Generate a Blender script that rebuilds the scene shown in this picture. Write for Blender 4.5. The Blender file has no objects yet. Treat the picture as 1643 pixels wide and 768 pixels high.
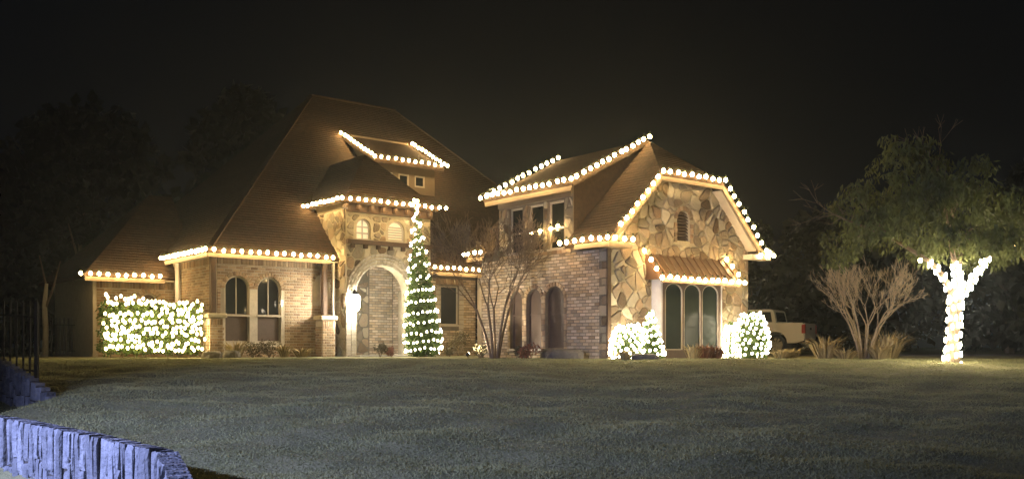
import bpy, math, random
import numpy as np
from mathutils import Vector, Matrix, noise
R = math.radians
random.seed(7); rng = np.random.default_rng(7)
scene = bpy.context.scene
col = scene.collection

# ------------------------------------------------------------------ camera, world, light
cam_d = bpy.data.cameras.new("camera"); cam = bpy.data.objects.new("camera", cam_d); col.objects.link(cam)
cam.location = (0, 0, 0.35); cam.rotation_euler = (R(90), 0, 0)
cam_d.sensor_width = 36; cam_d.lens = 33.63; cam_d.shift_y = 0.1047; cam_d.clip_end = 3000; cam_d.clip_start = 0.1
scene.camera = cam
scene.view_settings.view_transform = 'Standard'; scene.view_settings.look = 'None'
scene.view_settings.exposure = 0.0; scene.view_settings.gamma = 1
scene.cycles.use_denoising = True
scene.cycles.max_bounces = 5; scene.cycles.diffuse_bounces = 3; scene.cycles.glossy_bounces = 2
scene.cycles.transmission_bounces = 2; scene.cycles.transparent_max_bounces = 4; scene.cycles.volume_bounces = 0
scene.cycles.use_light_tree = True
scene.cycles.sample_clamp_indirect = 4

world = bpy.data.worlds.new("World"); scene.world = world; world.use_nodes = True
wn = world.node_tree; wn.nodes.clear()
wo = wn.nodes.new('ShaderNodeOutputWorld'); add = wn.nodes.new('ShaderNodeAddShader')
sky = wn.nodes.new('ShaderNodeTexSky'); sky.sky_type = 'NISHITA'; sky.sun_disc = False
sky.sun_elevation = R(-7); sky.sun_rotation = R(200); sky.air_density = 1.5; sky.dust_density = 3
b1 = wn.nodes.new('ShaderNodeBackground'); b1.inputs[1].default_value = 0.05
b2 = wn.nodes.new('ShaderNodeBackground'); b2.inputs[1].default_value = 1.0
# dim brownish town glow, a little stronger towards the horizon than overhead
tc = wn.nodes.new('ShaderNodeTexCoord'); sx = wn.nodes.new('ShaderNodeSeparateXYZ')
rp = wn.nodes.new('ShaderNodeValToRGB')
rp.color_ramp.elements[0].position = 0.0; rp.color_ramp.elements[0].color = (0.0024, 0.0025, 0.0027, 1)
rp.color_ramp.elements[1].position = 0.6; rp.color_ramp.elements[1].color = (0.0022, 0.0028, 0.0038, 1)
wn.links.new(tc.outputs['Generated'], sx.inputs[0]); wn.links.new(sx.outputs[2], rp.inputs[0])
wn.links.new(rp.outputs[0], b2.inputs[0])
wn.links.new(sky.outputs[0], b1.inputs[0]); wn.links.new(b1.outputs[0], add.inputs[0])
wn.links.new(b2.outputs[0], add.inputs[1]); wn.links.new(add.outputs[0], wo.inputs[0])

fill_sun_d = bpy.data.lights.new("night_fill", 'SUN'); fill_sun_d.energy = 0.015; fill_sun_d.angle = R(4); fill_sun_d.color = (0.75, 0.85, 1.0)  # dim cool fill lamp added for lawn and roofs, no moon present
fill_sun = bpy.data.objects.new("night_fill", fill_sun_d); col.objects.link(fill_sun)
fill_sun.rotation_euler = Vector((-0.3, 0.8, -0.6)).to_track_quat('-Z', 'Y').to_euler()

# ------------------------------------------------------------------ helpers
TH = math.atan2(0.623, 0.782)
N0 = Vector((2.70, 27.0, 0))
CU, SU = math.cos(TH), math.sin(TH)
def H(a, b, z=0): return Vector((N0.x + CU*a - SU*b, N0.y + SU*a + CU*b, z))

class MB:
    def __init__(s): s.v = []; s.f = []; s.t = []
    def poly(s, pts, tone=0.5):
        i = len(s.v); s.v += [tuple(p) for p in pts]; s.f.append(tuple(range(i, i+len(pts)))); s.t.append(tone)
    def raw(s, vs, fs, tone=0.5):
        i = len(s.v); s.v += [tuple(p) for p in vs]; s.f += [tuple(k+i for k in f) for f in fs]; s.t += [tone]*len(fs)
    def box(s, x0, x1, y0, y1, z0, z1, tone=0.5, M=None):
        vs = [Vector((x, y, z)) for z in (z0, z1) for (x, y) in ((x0, y0), (x1, y0), (x1, y1), (x0, y1))]
        if M: vs = [M @ v for v in vs]
        s.raw(vs, [(3,2,1,0), (4,5,6,7), (0,1,5,4), (1,2,6,5), (2,3,7,6), (3,0,4,7)], tone)
    def cbox(s, x0, x1, y0, y1, z0, z1, c=0.02, tone=0.5, M=None):     # box with chamfered upright and top edges
        def ring(d, z): return [Vector(p) for p in ((x0+d,y0+c,z),(x0+c,y0+d,z),(x1-c,y0+d,z),(x1-d,y0+c,z),(x1-d,y1-c,z),(x1-c,y1-d,z),(x0+c,y1-d,z),(x0+d,y1-c,z))]
        rs = [ring(0, z0), ring(0, z1-c), ring(c*0.9, z1)]
        vs = [v for r in rs for v in r]
        if M: vs = [M @ v for v in vs]
        fs = [tuple(range(7, -1, -1)), tuple(range(16, 24))]
        for k in range(2):
            for i in range(8): fs.append((k*8+i, k*8+(i+1) % 8, (k+1)*8+(i+1) % 8, (k+1)*8+i))
        s.raw(vs, fs, tone)
    def tube(s, path, rad, n=6, tone=0.5, cap=True):
        path = [Vector(p) for p in path]; base = len(s.v)
        prev = None
        for i, p in enumerate(path):
            d = (path[min(i+1, len(path)-1)] - path[max(i-1, 0)]).normalized()
            if prev is None: prev = d.orthogonal().normalized()
            x = (prev - d*prev.dot(d)); x = x.normalized() if x.length > 1e-5 else d.orthogonal().normalized()
            prev = x; y = d.cross(x); r = rad[i] if hasattr(rad, '__len__') else rad
            for k in range(n):
                an = 2*math.pi*k/n; s.v.append(tuple(p + (x*math.cos(an) + y*math.sin(an))*r))
        for i in range(len(path)-1):
            for k in range(n):
                s.f.append((base+i*n+k, base+i*n+(k+1) % n, base+(i+1)*n+(k+1) % n, base+(i+1)*n+k)); s.t.append(tone)
        if cap:
            s.f.append(tuple(base+k for k in range(n-1, -1, -1))); s.t.append(tone)
            e = base+(len(path)-1)*n; s.f.append(tuple(e+k for k in range(n))); s.t.append(tone)
    def lathe(s, prof, c=(0,0,0), n=12, tone=0.5):
        base = len(s.v); c = Vector(c)
        for (r, z) in prof:
            for k in range(n):
                an = 2*math.pi*k/n; s.v.append((c.x+r*math.cos(an), c.y+r*math.sin(an), c.z+z))
        for i in range(len(prof)-1):
            for k in range(n):
                s.f.append((base+i*n+k, base+i*n+(k+1) % n, base+(i+1)*n+(k+1) % n, base+(i+1)*n+k)); s.t.append(tone)
        s.f.append(tuple(base+k for k in range(n-1, -1, -1))); s.t.append(tone)
        e = base+(len(prof)-1)*n; s.f.append(tuple(e+k for k in range(n))); s.t.append(tone)
    def mesh(s, name, m, smooth=False):
        me = bpy.data.meshes.new(name); me.from_pydata(s.v, [], s.f)
        at = me.attributes.new('tone', 'FLOAT', 'FACE'); at.data.foreach_set('value', s.t)
        if m: me.materials.append(m)
        if smooth: me.polygons.foreach_set('use_smooth', [True]*len(me.polygons))
        me.update(); return me
    def build(s, name, m, parent=None, smooth=False, kind=None, loc=None):
        return ob(name, s.mesh(name, m, smooth), parent, kind, loc)

def ob(name, me, parent=None, kind=None, loc=None):
    o = bpy.data.objects.new(name, me); col.objects.link(o)
    if parent: o.parent = parent
    if kind: o['kind'] = kind
    if loc is not None: o.location = loc
    return o
def tag(o, label=None, cat=None, group=None, kind=None):
    if label: o['label'] = label
    if cat: o['category'] = cat
    if group: o['group'] = group
    if kind: o['kind'] = kind
    return o
def thing(name, label, cat, loc=(0,0,0), rz=0.0, group=None):
    o = bpy.data.objects.new(name, None); col.objects.link(o); o.location = loc; o.rotation_euler = (0, 0, rz)
    o.empty_display_size = 0.2
    return tag(o, label, cat, group)

# ------------------------------------------------------------------ materials
def mat(name, c1, c2=None, rough=0.8, scale=6.0, bump=0.0, bscale=None, tone=0.0, hue2=None, metal=0.0, spec=0.3, coords='Object', detail=5):
    m = bpy.data.materials.new(name); m.use_nodes = True; nt = m.node_tree; L = nt.links
    bs = nt.nodes['Principled BSDF']; bs.inputs['Roughness'].default_value = rough; bs.inputs['Metallic'].default_value = metal
    bs.inputs['Specular IOR Level'].default_value = spec
    t = nt.nodes.new('ShaderNodeTexCoord'); n = nt.nodes.new('ShaderNodeTexNoise'); n.inputs['Scale'].default_value = scale
    n.inputs['Detail'].default_value = detail; n.inputs['Roughness'].default_value = 0.65
    L.new(t.outputs[coords], n.inputs['Vector'])
    r = nt.nodes.new('ShaderNodeValToRGB'); r.color_ramp.elements[0].position = 0.3; r.color_ramp.elements[1].position = 0.7
    c2 = c2 or tuple(x*0.7 for x in c1)
    r.color_ramp.elements[0].color = (*c2, 1); r.color_ramp.elements[1].color = (*c1, 1)
    L.new(n.outputs['Fac'], r.inputs[0]); out = r.outputs[0]
    if tone > 0:
        a = nt.nodes.new('ShaderNodeAttribute'); a.attribute_name = 'tone'
        if hue2:
            mx = nt.nodes.new('ShaderNodeMix'); mx.data_type = 'RGBA'; L.new(a.outputs['Fac'], mx.inputs[0])
            L.new(out, mx.inputs[6]); mx.inputs[7].default_value = (*hue2, 1); out = mx.outputs[2]
            # a second, hashed read of the tone sets lightness
            h = nt.nodes.new('ShaderNodeMath'); h.operation = 'MULTIPLY'; h.inputs[1].default_value = 17.3; L.new(a.outputs['Fac'], h.inputs[0])
            fr = nt.nodes.new('ShaderNodeMath'); fr.operation = 'FRACT'; L.new(h.outputs[0], fr.inputs[0]); src = fr.outputs[0]
        else: src = a.outputs['Fac']
        mr = nt.nodes.new('ShaderNodeMapRange'); mr.inputs[3].default_value = 1-tone; mr.inputs[4].default_value = 1+tone
        L.new(src, mr.inputs[0]); hs = nt.nodes.new('ShaderNodeHueSaturation'); L.new(mr.outputs[0], hs.inputs['Value'])
        L.new(out, hs.inputs['Color']); out = hs.outputs[0]
    L.new(out, bs.inputs['Base Color'])
    if bump > 0:
        n2 = nt.nodes.new('ShaderNodeTexNoise'); n2.inputs['Scale'].default_value = bscale or scale*4; n2.inputs['Detail'].default_value = 6
        L.new(t.outputs[coords], n2.inputs['Vector'])
        bp = nt.nodes.new('ShaderNodeBump'); bp.inputs['Strength'].default_value = bump; bp.inputs['Distance'].default_value = 0.05
        L.new(n2.outputs['Fac'], bp.inputs['Height']); L.new(bp.outputs[0], bs.inputs['Normal'])
    return m
def leafy(m, k=.45):
    nt = m.node_tree; bs = nt.nodes['Principled BSDF']; o = nt.nodes['Material Output']; tr = nt.nodes.new('ShaderNodeBsdfTranslucent'); mx = nt.nodes.new('ShaderNodeMixShader')
    nt.links.new(bs.inputs['Base Color'].links[0].from_socket, tr.inputs[0]); mx.inputs[0].default_value = k
    nt.links.new(bs.outputs[0], mx.inputs[1]); nt.links.new(tr.outputs[0], mx.inputs[2]); nt.links.new(mx.outputs[0], o.inputs['Surface']); return m
def emis(name, c, s):
    m = bpy.data.materials.new(name); m.use_nodes = True; bs = m.node_tree.nodes['Principled BSDF']
    bs.inputs['Base Color'].default_value = (0.6, 0.55, 0.45, 1)
    bs.inputs['Emission Color'].default_value = (*c, 1); bs.inputs['Emission Strength'].default_value = s
    return m
M = {}
M['mortar'] = mat('mortar', (0.58, 0.52, 0.42), (0.44, 0.39, 0.31), 0.95, 5, 0.3, 60)
M['mortar_stone'] = mat('stone mortar', (0.50, 0.44, 0.31), (0.38, 0.33, 0.22), 0.95, 4, 0.5, 30)
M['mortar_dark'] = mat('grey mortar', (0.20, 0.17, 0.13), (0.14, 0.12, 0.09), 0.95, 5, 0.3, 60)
M['brick'] = mat('brick', (0.46, 0.34, 0.21), (0.37, 0.27, 0.16), 0.9, 20, 0.4, 90, tone=0.32, hue2=(0.54, 0.46, 0.35))
M['brick_tan'] = mat('tan brick', (0.36, 0.24, 0.145), (0.27, 0.17, 0.10), 0.9, 20, 0.4, 90, tone=0.35, hue2=(0.40, 0.31, 0.20))
M['stone'] = mat('rubble stone', (0.24, 0.16, 0.09), (0.15, 0.10, 0.06), 0.9, 5, 0.8, 16, tone=0.5, hue2=(0.42, 0.38, 0.28))
M['brick_pale'] = mat('pale arch brick', (0.50, 0.46, 0.38), (0.38, 0.34, 0.27), 0.9, 20, 0.3, 90, tone=0.2)
M['shingle'] = mat('roof shingle', (0.070, 0.042, 0.023), (0.034, 0.021, 0.012), 0.9, 7, 0.5, 45, tone=0.10)
M['fascia'] = mat('painted fascia', (0.20, 0.15, 0.095), (0.16, 0.12, 0.08), 0.7, 3)
M['timber'] = mat('dark timber', (0.085, 0.050, 0.028), (0.05, 0.03, 0.018), 0.7, 12, 0.3, 40)
M['shutter'] = mat('brown paint', (0.115, 0.078, 0.058), (0.09, 0.06, 0.045), 0.6, 5)
M['trim'] = mat('cream trim', (0.50, 0.45, 0.36), (0.42, 0.37, 0.30), 0.6, 4)
M['white'] = mat('white siding', (0.62, 0.60, 0.60), (0.52, 0.50, 0.50), 0.6, 4)
M['glass'] = mat('dark window glass', (0.016, 0.018, 0.017), (0.010, 0.011, 0.011), 0.04, 2, spec=0.25)
M['glass_green'] = mat('greenish door glass', (0.026, 0.036, 0.030), (0.018, 0.026, 0.022), 0.2, 2, spec=0.12)
M['copper'] = mat('copper awning', (0.14, 0.080, 0.048), (0.10, 0.056, 0.034), 0.5, 6, metal=0.35)
M['metal'] = mat('dark metal', (0.016, 0.014, 0.012), (0.010, 0.009, 0.008), 0.7, 8, spec=0.1)
M['cord'] = mat('green light cord', (0.03, 0.04, 0.02), None, 0.7)
M['leaf'] = mat('evergreen leaf', (0.10, 0.15, 0.035), (0.05, 0.085, 0.02), 0.7, 3, tone=0.45)
M['leaf_oak'] = mat('oak leaf', (0.12, 0.14, 0.05), (0.07, 0.085, 0.032), 0.7, 1.2, tone=0.5)
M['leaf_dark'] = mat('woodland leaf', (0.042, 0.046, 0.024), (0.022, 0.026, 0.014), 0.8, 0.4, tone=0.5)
for k_ in ('leaf', 'leaf_oak'): leafy(M[k_])
M['bark'] = mat('bark', (0.20, 0.155, 0.10), (0.12, 0.09, 0.06), 0.9, 9, 0.6, 40)
M['twig'] = mat('bare twig', (0.20, 0.15, 0.105), (0.13, 0.095, 0.065), 0.9, 9)
M['twig_pale'] = mat('pale bare twig', (0.27, 0.22, 0.14), (0.18, 0.14, 0.09), 0.9, 9)
M['straw'] = mat('dry ornamental grass', (0.36, 0.29, 0.14), (0.24, 0.19, 0.09), 0.8, 6, tone=0.35)
M['shrub'] = mat('low shrub', (0.14, 0.12, 0.06), (0.09, 0.07, 0.035), 0.8, 6, tone=0.4)
M['redshrub'] = mat('reddish shrub', (0.22, 0.09, 0.05), (0.13, 0.06, 0.035), 0.8, 6, tone=0.4)
M['rock'] = mat('grey boulder', (0.17, 0.15, 0.12), (0.10, 0.09, 0.07), 0.9, 4, 0.6, 12)
M['limestone'] = mat('limestone slabs', (0.28, 0.29, 0.32), (0.15, 0.16, 0.19), 0.9, 8, 0.9, 22, tone=0.3)
M['joint'] = mat('earth joint', (0.10, 0.09, 0.08), (0.05, 0.045, 0.04), 1.0, 14)
M['lawn'] = mat('lawn soil and thatch', (0.28, 0.265, 0.14), (0.15, 0.155, 0.08), 1.0, 1.3, 0.5, 26, detail=9)
M['blade'] = mat('grass blades', (0.36, 0.365, 0.18), (0.22, 0.235, 0.115), 0.8, 0.9, tone=0.25, detail=8)
leafy(M['blade'], .4)
M['asphalt'] = mat('asphalt', (0.05, 0.05, 0.05), (0.035, 0.035, 0.035), 0.9, 8, 0.4, 60)
M['drive'] = mat('concrete drive', (0.26, 0.24, 0.21), (0.2, 0.185, 0.16), 0.9, 2, 0.2, 40)
M['truck'] = mat('white truck paint', (0.80, 0.76, 0.68), (0.76, 0.72, 0.64), 0.35, 2, spec=0.5)
M['chrome'] = mat('chrome', (0.5, 0.48, 0.45), None, 0.25, 4, metal=0.9)
M['tyre'] = mat('tyre rubber', (0.02, 0.02, 0.02), None, 0.9, 8)
M['red'] = mat('red lamp plastic', (0.45, 0.03, 0.02), (0.35, 0.02, 0.015), 0.3, 4)
M['bulb'] = emis('warm bulb', (1.0, 0.66, 0.27), 135)
M['netbulb'] = emis('net bulb', (1.0, 0.76, 0.36), 34)
M['coolbulb'] = emis('white mini bulb', (1.0, 0.84, 0.58), 26)
M['trunkbulb'] = emis('trunk bulb', (1.0, 0.82, 0.56), 135)
M['lantern'] = emis('porch lantern glass', (1.0, 0.90, 0.72), 330)
M['litpane'] = emis('lit pane', (1.0, 0.88, 0.66), 0.38)

# ------------------------------------------------------------------ ground
def gz(x, y):
    x = np.asarray(x, float); y = np.asarray(y, float)
    z = np.interp(y, [4, 6, 9, 13, 18, 23, 25.5, 60], [-1.38, -1.22, -1.0, -0.62, -0.30, -0.07, 0.0, 0.0])
    # low hollow at the left beside the second wall
    d = np.clip((-6.9 - x)/2.2, 0, 1); e = np.clip((18.5-y)/3.0, 0, 1)*np.clip((y-10)/3, 0, 1)
    z = z - 0.55*d*d*(3-2*d)*e
    # swale in front of the near retaining wall
    wy = np.interp(x, [-9.0, -5.35, -2.9, -2.5], [11.5, 10.0, 8.2, 7.0])
    s = np.clip((wy - 0.15 - y)/0.25, 0, 1)*np.clip((-2.35 - x)/0.25, 0, 1)
    z = np.where(s > 0, z*(1-s) + (-1.55)*s, z)
    w = np.clip((28-y)/6, 0, 1)*np.clip((y-4)/3, 0, 1)
    z = z + w*(0.045*np.sin(0.9*x+0.5*y)*np.sin(0.7*y-0.3*x+1) + 0.035*np.sin(2.3*x+1.1*y+np.sin(1.3*y)) * np.sin(3.1*y-0.8*x)
               + 0.014*np.sin(5.1*x+2*np.sin(2.2*y))*np.sin(7.3*y+1.7*x))
    return z
def ground_mesh():
    xs = np.concatenate([[-400, -150, -60], np.linspace(-30, 30, 301), [60, 150, 400]])
    ys = np.concatenate([[-60, -10, 2], np.linspace(4, 32, 281), [34, 38, 45, 60, 90, 150, 300, 900]])
    X, Y = np.meshgrid(xs, ys); Z = gz(X, Y)
    v = np.stack([X, Y, Z], -1).reshape(-1, 3); nx, ny = len(xs), len(ys)
    i = np.arange(nx*ny).reshape(ny, nx)
    f = np.stack([i[:-1, :-1], i[:-1, 1:], i[1:, 1:], i[1:, :-1]], -1).reshape(-1, 4)
    me = bpy.data.meshes.new('lawn'); me.from_pydata(v.tolist(), [], f.tolist()); me.materials.append(M['lawn'])
    me.polygons.foreach_set('use_smooth', [True]*len(f)); me.update()
    tag(ob('lawn', me), 'sloping winter lawn rising to the house', kind='structure')
ground_mesh()
def grass():
    n = 420000
    y = 7.0 + 20.5*rng.random(n)**1.5; x = (rng.random(n)*2-1)*(0.57*y+0.8)
    wy = np.interp(x, [-9.0, -5.35, -2.9, -2.5], [11.5, 10.0, 8.2, 7.0])
    ok = ~((x < -2.2) & (y < wy+0.25)); x = x[ok]; y = y[ok]
    hh = H(-2.5, 10.5); # keep the blades off the house
    a = (x-N0.x)*CU+(y-N0.y)*SU; b = -(x-N0.x)*SU+(y-N0.y)*CU
    ok = ~(((a > -0.2) & (b > -0.4)) | (b > 10.3)); x = x[ok]; y = y[ok]; n = len(x)
    pat = 0.5+0.5*np.sin(1.7*x+2*np.sin(.8*y))*np.sin(2.1*y+1.5*np.sin(1.1*x)); 
    h = (0.012+0.026*rng.random(n)**2)*(0.6+0.7*pat); w = 0.006+0.0006*y
    z = gz(x, y); an = rng.random(n)*6.283; dx = np.cos(an)*w; dy = np.sin(an)*w*0.5
    lx = rng.normal(0, .035, n); ly = rng.normal(0, .03, n)
    v = np.empty((n, 3, 3)); v[:, 0] = np.stack([x-dx, y-dy, z-.01], -1); v[:, 1] = np.stack([x+dx, y+dy, z-.01], -1); v[:, 2] = np.stack([x+lx, y+ly, z+h], -1)
    me = trimesh('grass', v, M['blade'], np.clip(rng.random(n)*0.6+pat*0.4, 0, 1))
    tag(ob('grass', me), 'short dormant lawn grass on the slope', kind='stuff')
def trimesh(name, v, m, tone, k=3):
    n = v.shape[0]; me = bpy.data.meshes.new(name)
    me.vertices.add(n*k); me.vertices.foreach_set('co', v.reshape(-1)); me.loops.add(n*k); me.loops.foreach_set('vertex_index', np.arange(n*k, dtype=np.int32))
    me.polygons.add(n); me.polygons.foreach_set('loop_start', np.arange(0, n*k, k, dtype=np.int32)); me.update(calc_edges=True)
    at = me.attributes.new('tone', 'FLOAT', 'FACE'); at.data.foreach_set('value', np.asarray(tone, np.float32)); me.materials.append(m)
    return me
grass()
b = MB(); b.box(-400, 400, -14, 3.0, -1.5, -1.30); tag(b.build('street', M['asphalt']), kind='structure')
b = MB(); b.box(-400, 400, 3.0, 3.35, -1.5, -1.17); tag(b.build('kerb', M['drive']), kind='structure')
b = MB()
b.box(9.0, 26.0, 36.5, 44.5, -0.15, 0.012); tag(b.build('driveway', M['drive']), kind='structure')

# ------------------------------------------------------------------ plane frames, walls with openings, masonry pieces
class Fr:      # a wall frame in house coordinates: origin (a,b), direction d, outward normal n
    def __init__(s, o, d, n): s.o = Vector((*o, 0)); s.d = Vector((*d, 0)); s.n = Vector((*n, 0))
    def __call__(s, u, z, out=0.0): return s.o + s.d*u + s.n*out + Vector((0, 0, z))
def arch_top(op, s):
    s0, s1, zb, zs, rise = op; c = (s0+s1)/2; r = (s1-s0)/2
    return zs + (rise*math.sqrt(max(0, 1-((s-c)/r)**2)) if rise else 0)
def lerp_fn(pts):
    return lambda s: float(np.interp(s, [p[0] for p in pts], [p[1] for p in pts]))
def wall(fr, s0, s1, top, ops, t, m, parent, name, zbase=-0.1):
    tf = lerp_fn(top) if not callable(top) else top
    br = {s0, s1} | {p[0] for p in top if s0 < p[0] < s1}
    for op in ops:
        n = 14 if op[4] else 1
        br |= {op[0] + (op[1]-op[0])*(0.5-0.5*math.cos(math.pi*i/n)) for i in range(n+1)}
    br = sorted(x for x in br if s0-1e-6 <= x <= s1+1e-6); mb = MB()
    br = [x for i, x in enumerate(br) if i == 0 or x-br[i-1] > 1e-5]
    for l, r in zip(br[:-1], br[1:]):
        mid = (l+r)/2; zl = [zbase]; zr = [zbase]
        for op in sorted([o for o in ops if o[0] < mid < o[1]], key=lambda o: o[2]):
            zl += [op[2], arch_top(op, l)]; zr += [op[2], arch_top(op, r)]
        zl.append(tf(l)); zr.append(tf(r))
        for k in range(0, len(zl), 2):
            if zl[k+1]-zl[k] < 1e-4 and zr[k+1]-zr[k] < 1e-4: continue
            for out in (0, -t): mb.poly([fr(l, zl[k], out), fr(r, zr[k], out), fr(r, zr[k+1], out), fr(l, zl[k+1], out)])
            for q in (k, k+1): mb.poly([fr(l, zl[q], 0), fr(r, zr[q], 0), fr(r, zr[q], -t), fr(l, zl[q], -t)])
    for x in (s0, s1): mb.poly([fr(x, zbase, 0), fr(x, tf(x), 0), fr(x, tf(x), -t), fr(x, zbase, -t)])
    for op in ops:
        for x in (op[0], op[1]):
            if s0 < x < s1: mb.poly([fr(x, op[2], 0), fr(x, op[3], 0), fr(x, op[3], -t), fr(x, op[2], -t)])
    return mb.build(name, m, parent)
def op_poly(op, g=0.0):
    s0, s1, zb, zs, rise = op; s0 -= g; s1 += g; c = (s0+s1)/2; r = (s1-s0)/2
    if not rise: return [(s0, zb-g), (s1, zb-g), (s1, zs+g), (s0, zs+g)]
    return [(s0, zb-g), (s1, zb-g)] + [(c+r*math.cos(math.pi*i/10), zs+(rise+g)*math.sin(math.pi*i/10)) for i in range(11)]
def area(p): return 0.5*sum(p[i][0]*p[(i+1) % len(p)][1]-p[(i+1) % len(p)][0]*p[i][1] for i in range(len(p)))
def clip(p, q0, q1):      # keep what lies left of q0->q1
    nx, ny = -(q1[1]-q0[1]), q1[0]-q0[0]; out = []
    for i in range(len(p)):
        A, B = p[i], p[(i+1) % len(p)]
        da = (A[0]-q0[0])*nx+(A[1]-q0[1])*ny; db = (B[0]-q0[0])*nx+(B[1]-q0[1])*ny
        if da >= 0: out.append(A)
        if (da > 0) != (db > 0) and abs(da-db) > 1e-12:
            k = da/(da-db); out.append((A[0]+(B[0]-A[0])*k, A[1]+(B[1]-A[1])*k))
    return out
def clip_in(p, poly):
    for i in range(len(poly)):
        p = clip(p, poly[i], poly[(i+1) % len(poly)])
        if len(p) < 3: return []
    return p
def clip_out(p, poly):
    q = clip_in(p, poly)
    if len(q) < 3 or area(q) < 1e-5: return p
    best = []
    for i in range(len(poly)):
        c = clip(p, poly[(i+1) % len(poly)], poly[i])
        if len(c) >= 3 and (not best or area(c) > area(best)): best = c
    return best
def inset(p, g):
    out = p
    for i in range(len(p)):
        A, B = p[i], p[(i+1) % len(p)]; l = math.hypot(B[0]-A[0], B[1]-A[1])
        if l < 1e-4: continue
        nx, ny = -(B[1]-A[1])/l*g, (B[0]-A[0])/l*g
        out = clip(out, (A[0]+nx, A[1]+ny), (B[0]+nx, B[1]+ny))
        if len(out) < 3: return []
    return out
def clean(p, eps=0.012):
    out = []
    for q in p:
        if not out or math.hypot(q[0]-out[-1][0], q[1]-out[-1][1]) > eps: out.append(q)
    if len(out) > 2 and math.hypot(out[0][0]-out[-1][0], out[0][1]-out[-1][1]) < eps: out.pop()
    return out
def piece(mb, fr, p, d, cham, tone, tilt=0.0):      # a polygon in the wall plane, proud by d with a chamfered rim
    cx = sum(q[0] for q in p)/len(p); cy = sum(q[1] for q in p)/len(p)
    sc = max(0.3, 1-cham/max(0.02, math.sqrt(abs(area(p)))/2)); n = len(p)
    tx, ty = random.uniform(-tilt, tilt), random.uniform(-tilt, tilt)
    r0 = [fr(q[0], q[1], -0.01) for q in p]; r1 = [fr(q[0], q[1], d*0.6) for q in p]
    r2 = [fr(cx+(q[0]-cx)*sc, cy+(q[1]-cy)*sc, max(d*0.62, d+(q[0]-cx)*tx+(q[1]-cy)*ty)) for q in p]
    vs = r0+r1+r2; fs = [tuple(range(2*n, 3*n))]
    for k in range(2):
        for i in range(n): fs.append((k*n+i, k*n+(i+1) % n, (k+1)*n+(i+1) % n, (k+1)*n+i))
    mb.raw(vs, fs, tone)
BUDGET = {'stone': 300, 'brick': 300}
def place(fr, polys, d, cham, m, parent, name, tilt=0.0, single=0, stuffname='brickwork'):
    rest = MB(); k = 0
    for p in polys:
        tone = random.random(); dd = d*random.uniform(0.75, 1.3)
        if k < single and BUDGET.get(name, 0) > 0:
            mb = MB(); piece(mb, fr, p, dd, cham, tone, tilt); mb.build(name, m, parent); k += 1; BUDGET[name] -= 1
        else: piece(rest, fr, p, dd, cham, tone, tilt)
    if rest.v: rest.build(stuffname, m, parent, kind='stuff')
def voronoi(outer, sp, jit=0.62, squash=1.1):
    s0 = min(p[0] for p in outer); s1 = max(p[0] for p in outer); z0 = min(p[1] for p in outer); z1 = max(p[1] for p in outer)
    pts = []; r = 0; z = z0-sp
    while z < z1+sp:
        s = s0-sp*squash*(1+0.5*(r % 2))
        while s < s1+sp*squash:
            if random.random() > 0.12: pts.append((s+random.uniform(-jit, jit)*sp*squash, z+random.uniform(-jit, jit)*sp))
            s += sp*squash
        z += sp; r += 1
    out = []
    for i, a in enumerate(pts):
        c = [(a[0]-2*sp, a[1]-2*sp), (a[0]+2*sp, a[1]-2*sp), (a[0]+2*sp, a[1]+2*sp), (a[0]-2*sp, a[1]+2*sp)]
        for j, q in enumerate(pts):
            if i == j or abs(q[0]-a[0]) > 4*sp or abs(q[1]-a[1]) > 4*sp: continue
            mx, my = (a[0]+q[0])/2, (a[1]+q[1])/2; dx, dy = q[0]-a[0], q[1]-a[1]
            c = clip(c, (mx, my), (mx-dy, my+dx))
            if len(c) < 3: break
        if len(c) >= 3: out.append(c)
    return out
def stones(fr, outer, ops, sp, parent, single=999, gap=0.022, d=0.035, m='stone'):
    ps = []
    for c in voronoi(outer, sp):
        c = clip_in(c, outer)
        for op in ops:
            if len(c) >= 3: c = clip_out(c, op)
        if len(c) < 3: continue
        c = inset(c, gap)
        if len(c) >= 3: c = [((1-k)*c[i][0]+k*c[(i+1) % len(c)][0], (1-k)*c[i][1]+k*c[(i+1) % len(c)][1]) for i in range(len(c)) for k in (.2, .8)]
        c = clean(c, .03)
        if len(c) >= 3 and area(c) > 0.006: ps.append(c)
    place(fr, ps, d, 0.03, M[m], parent, 'stone', 0.06, single, 'stonework')
def bricks(fr, outer, ops, parent, single=0, L=0.235, Hh=0.075, gap=0.02, m='brick', d=0.014):
    s0 = min(p[0] for p in outer); s1 = max(p[0] for p in outer); z0 = min(p[1] for p in outer); z1 = max(p[1] for p in outer)
    ps = []; r = 0; z = z0+0.01
    while z < z1:
        s = s0-(L+gap)*(0.5 if r % 2 else 0)
        while s < s1:
            c = clip_in([(s, z), (s+L, z), (s+L, z+Hh), (s, z+Hh)], outer)
            for op in ops:
                if len(c) >= 3: c = clip_out(c, op)
            if len(c) >= 3 and area(c) > 0.0025: ps.append(c)
            s += L+gap
        z += Hh+gap; r += 1
    if single: ps.sort(key=lambda p: (fr(p[0][0], p[0][1]) - Vector((-18.9, -19.4, 0.3))).length)
    place(fr, ps, d, 0.006, M[m], parent, 'brick', 0, single)
def soldiers(fr, s0, s1, z0, z1, parent, w=0.085, gap=0.016, d=0.035, m='brick_tan'):
    ps = []; s = s0
    while s+w < s1: ps.append([(s, z0), (s+w, z0), (s+w, z1), (s, z1)]); s += w+gap
    place(fr, ps, d, 0.006, M[m], parent, 'brick')
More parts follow.
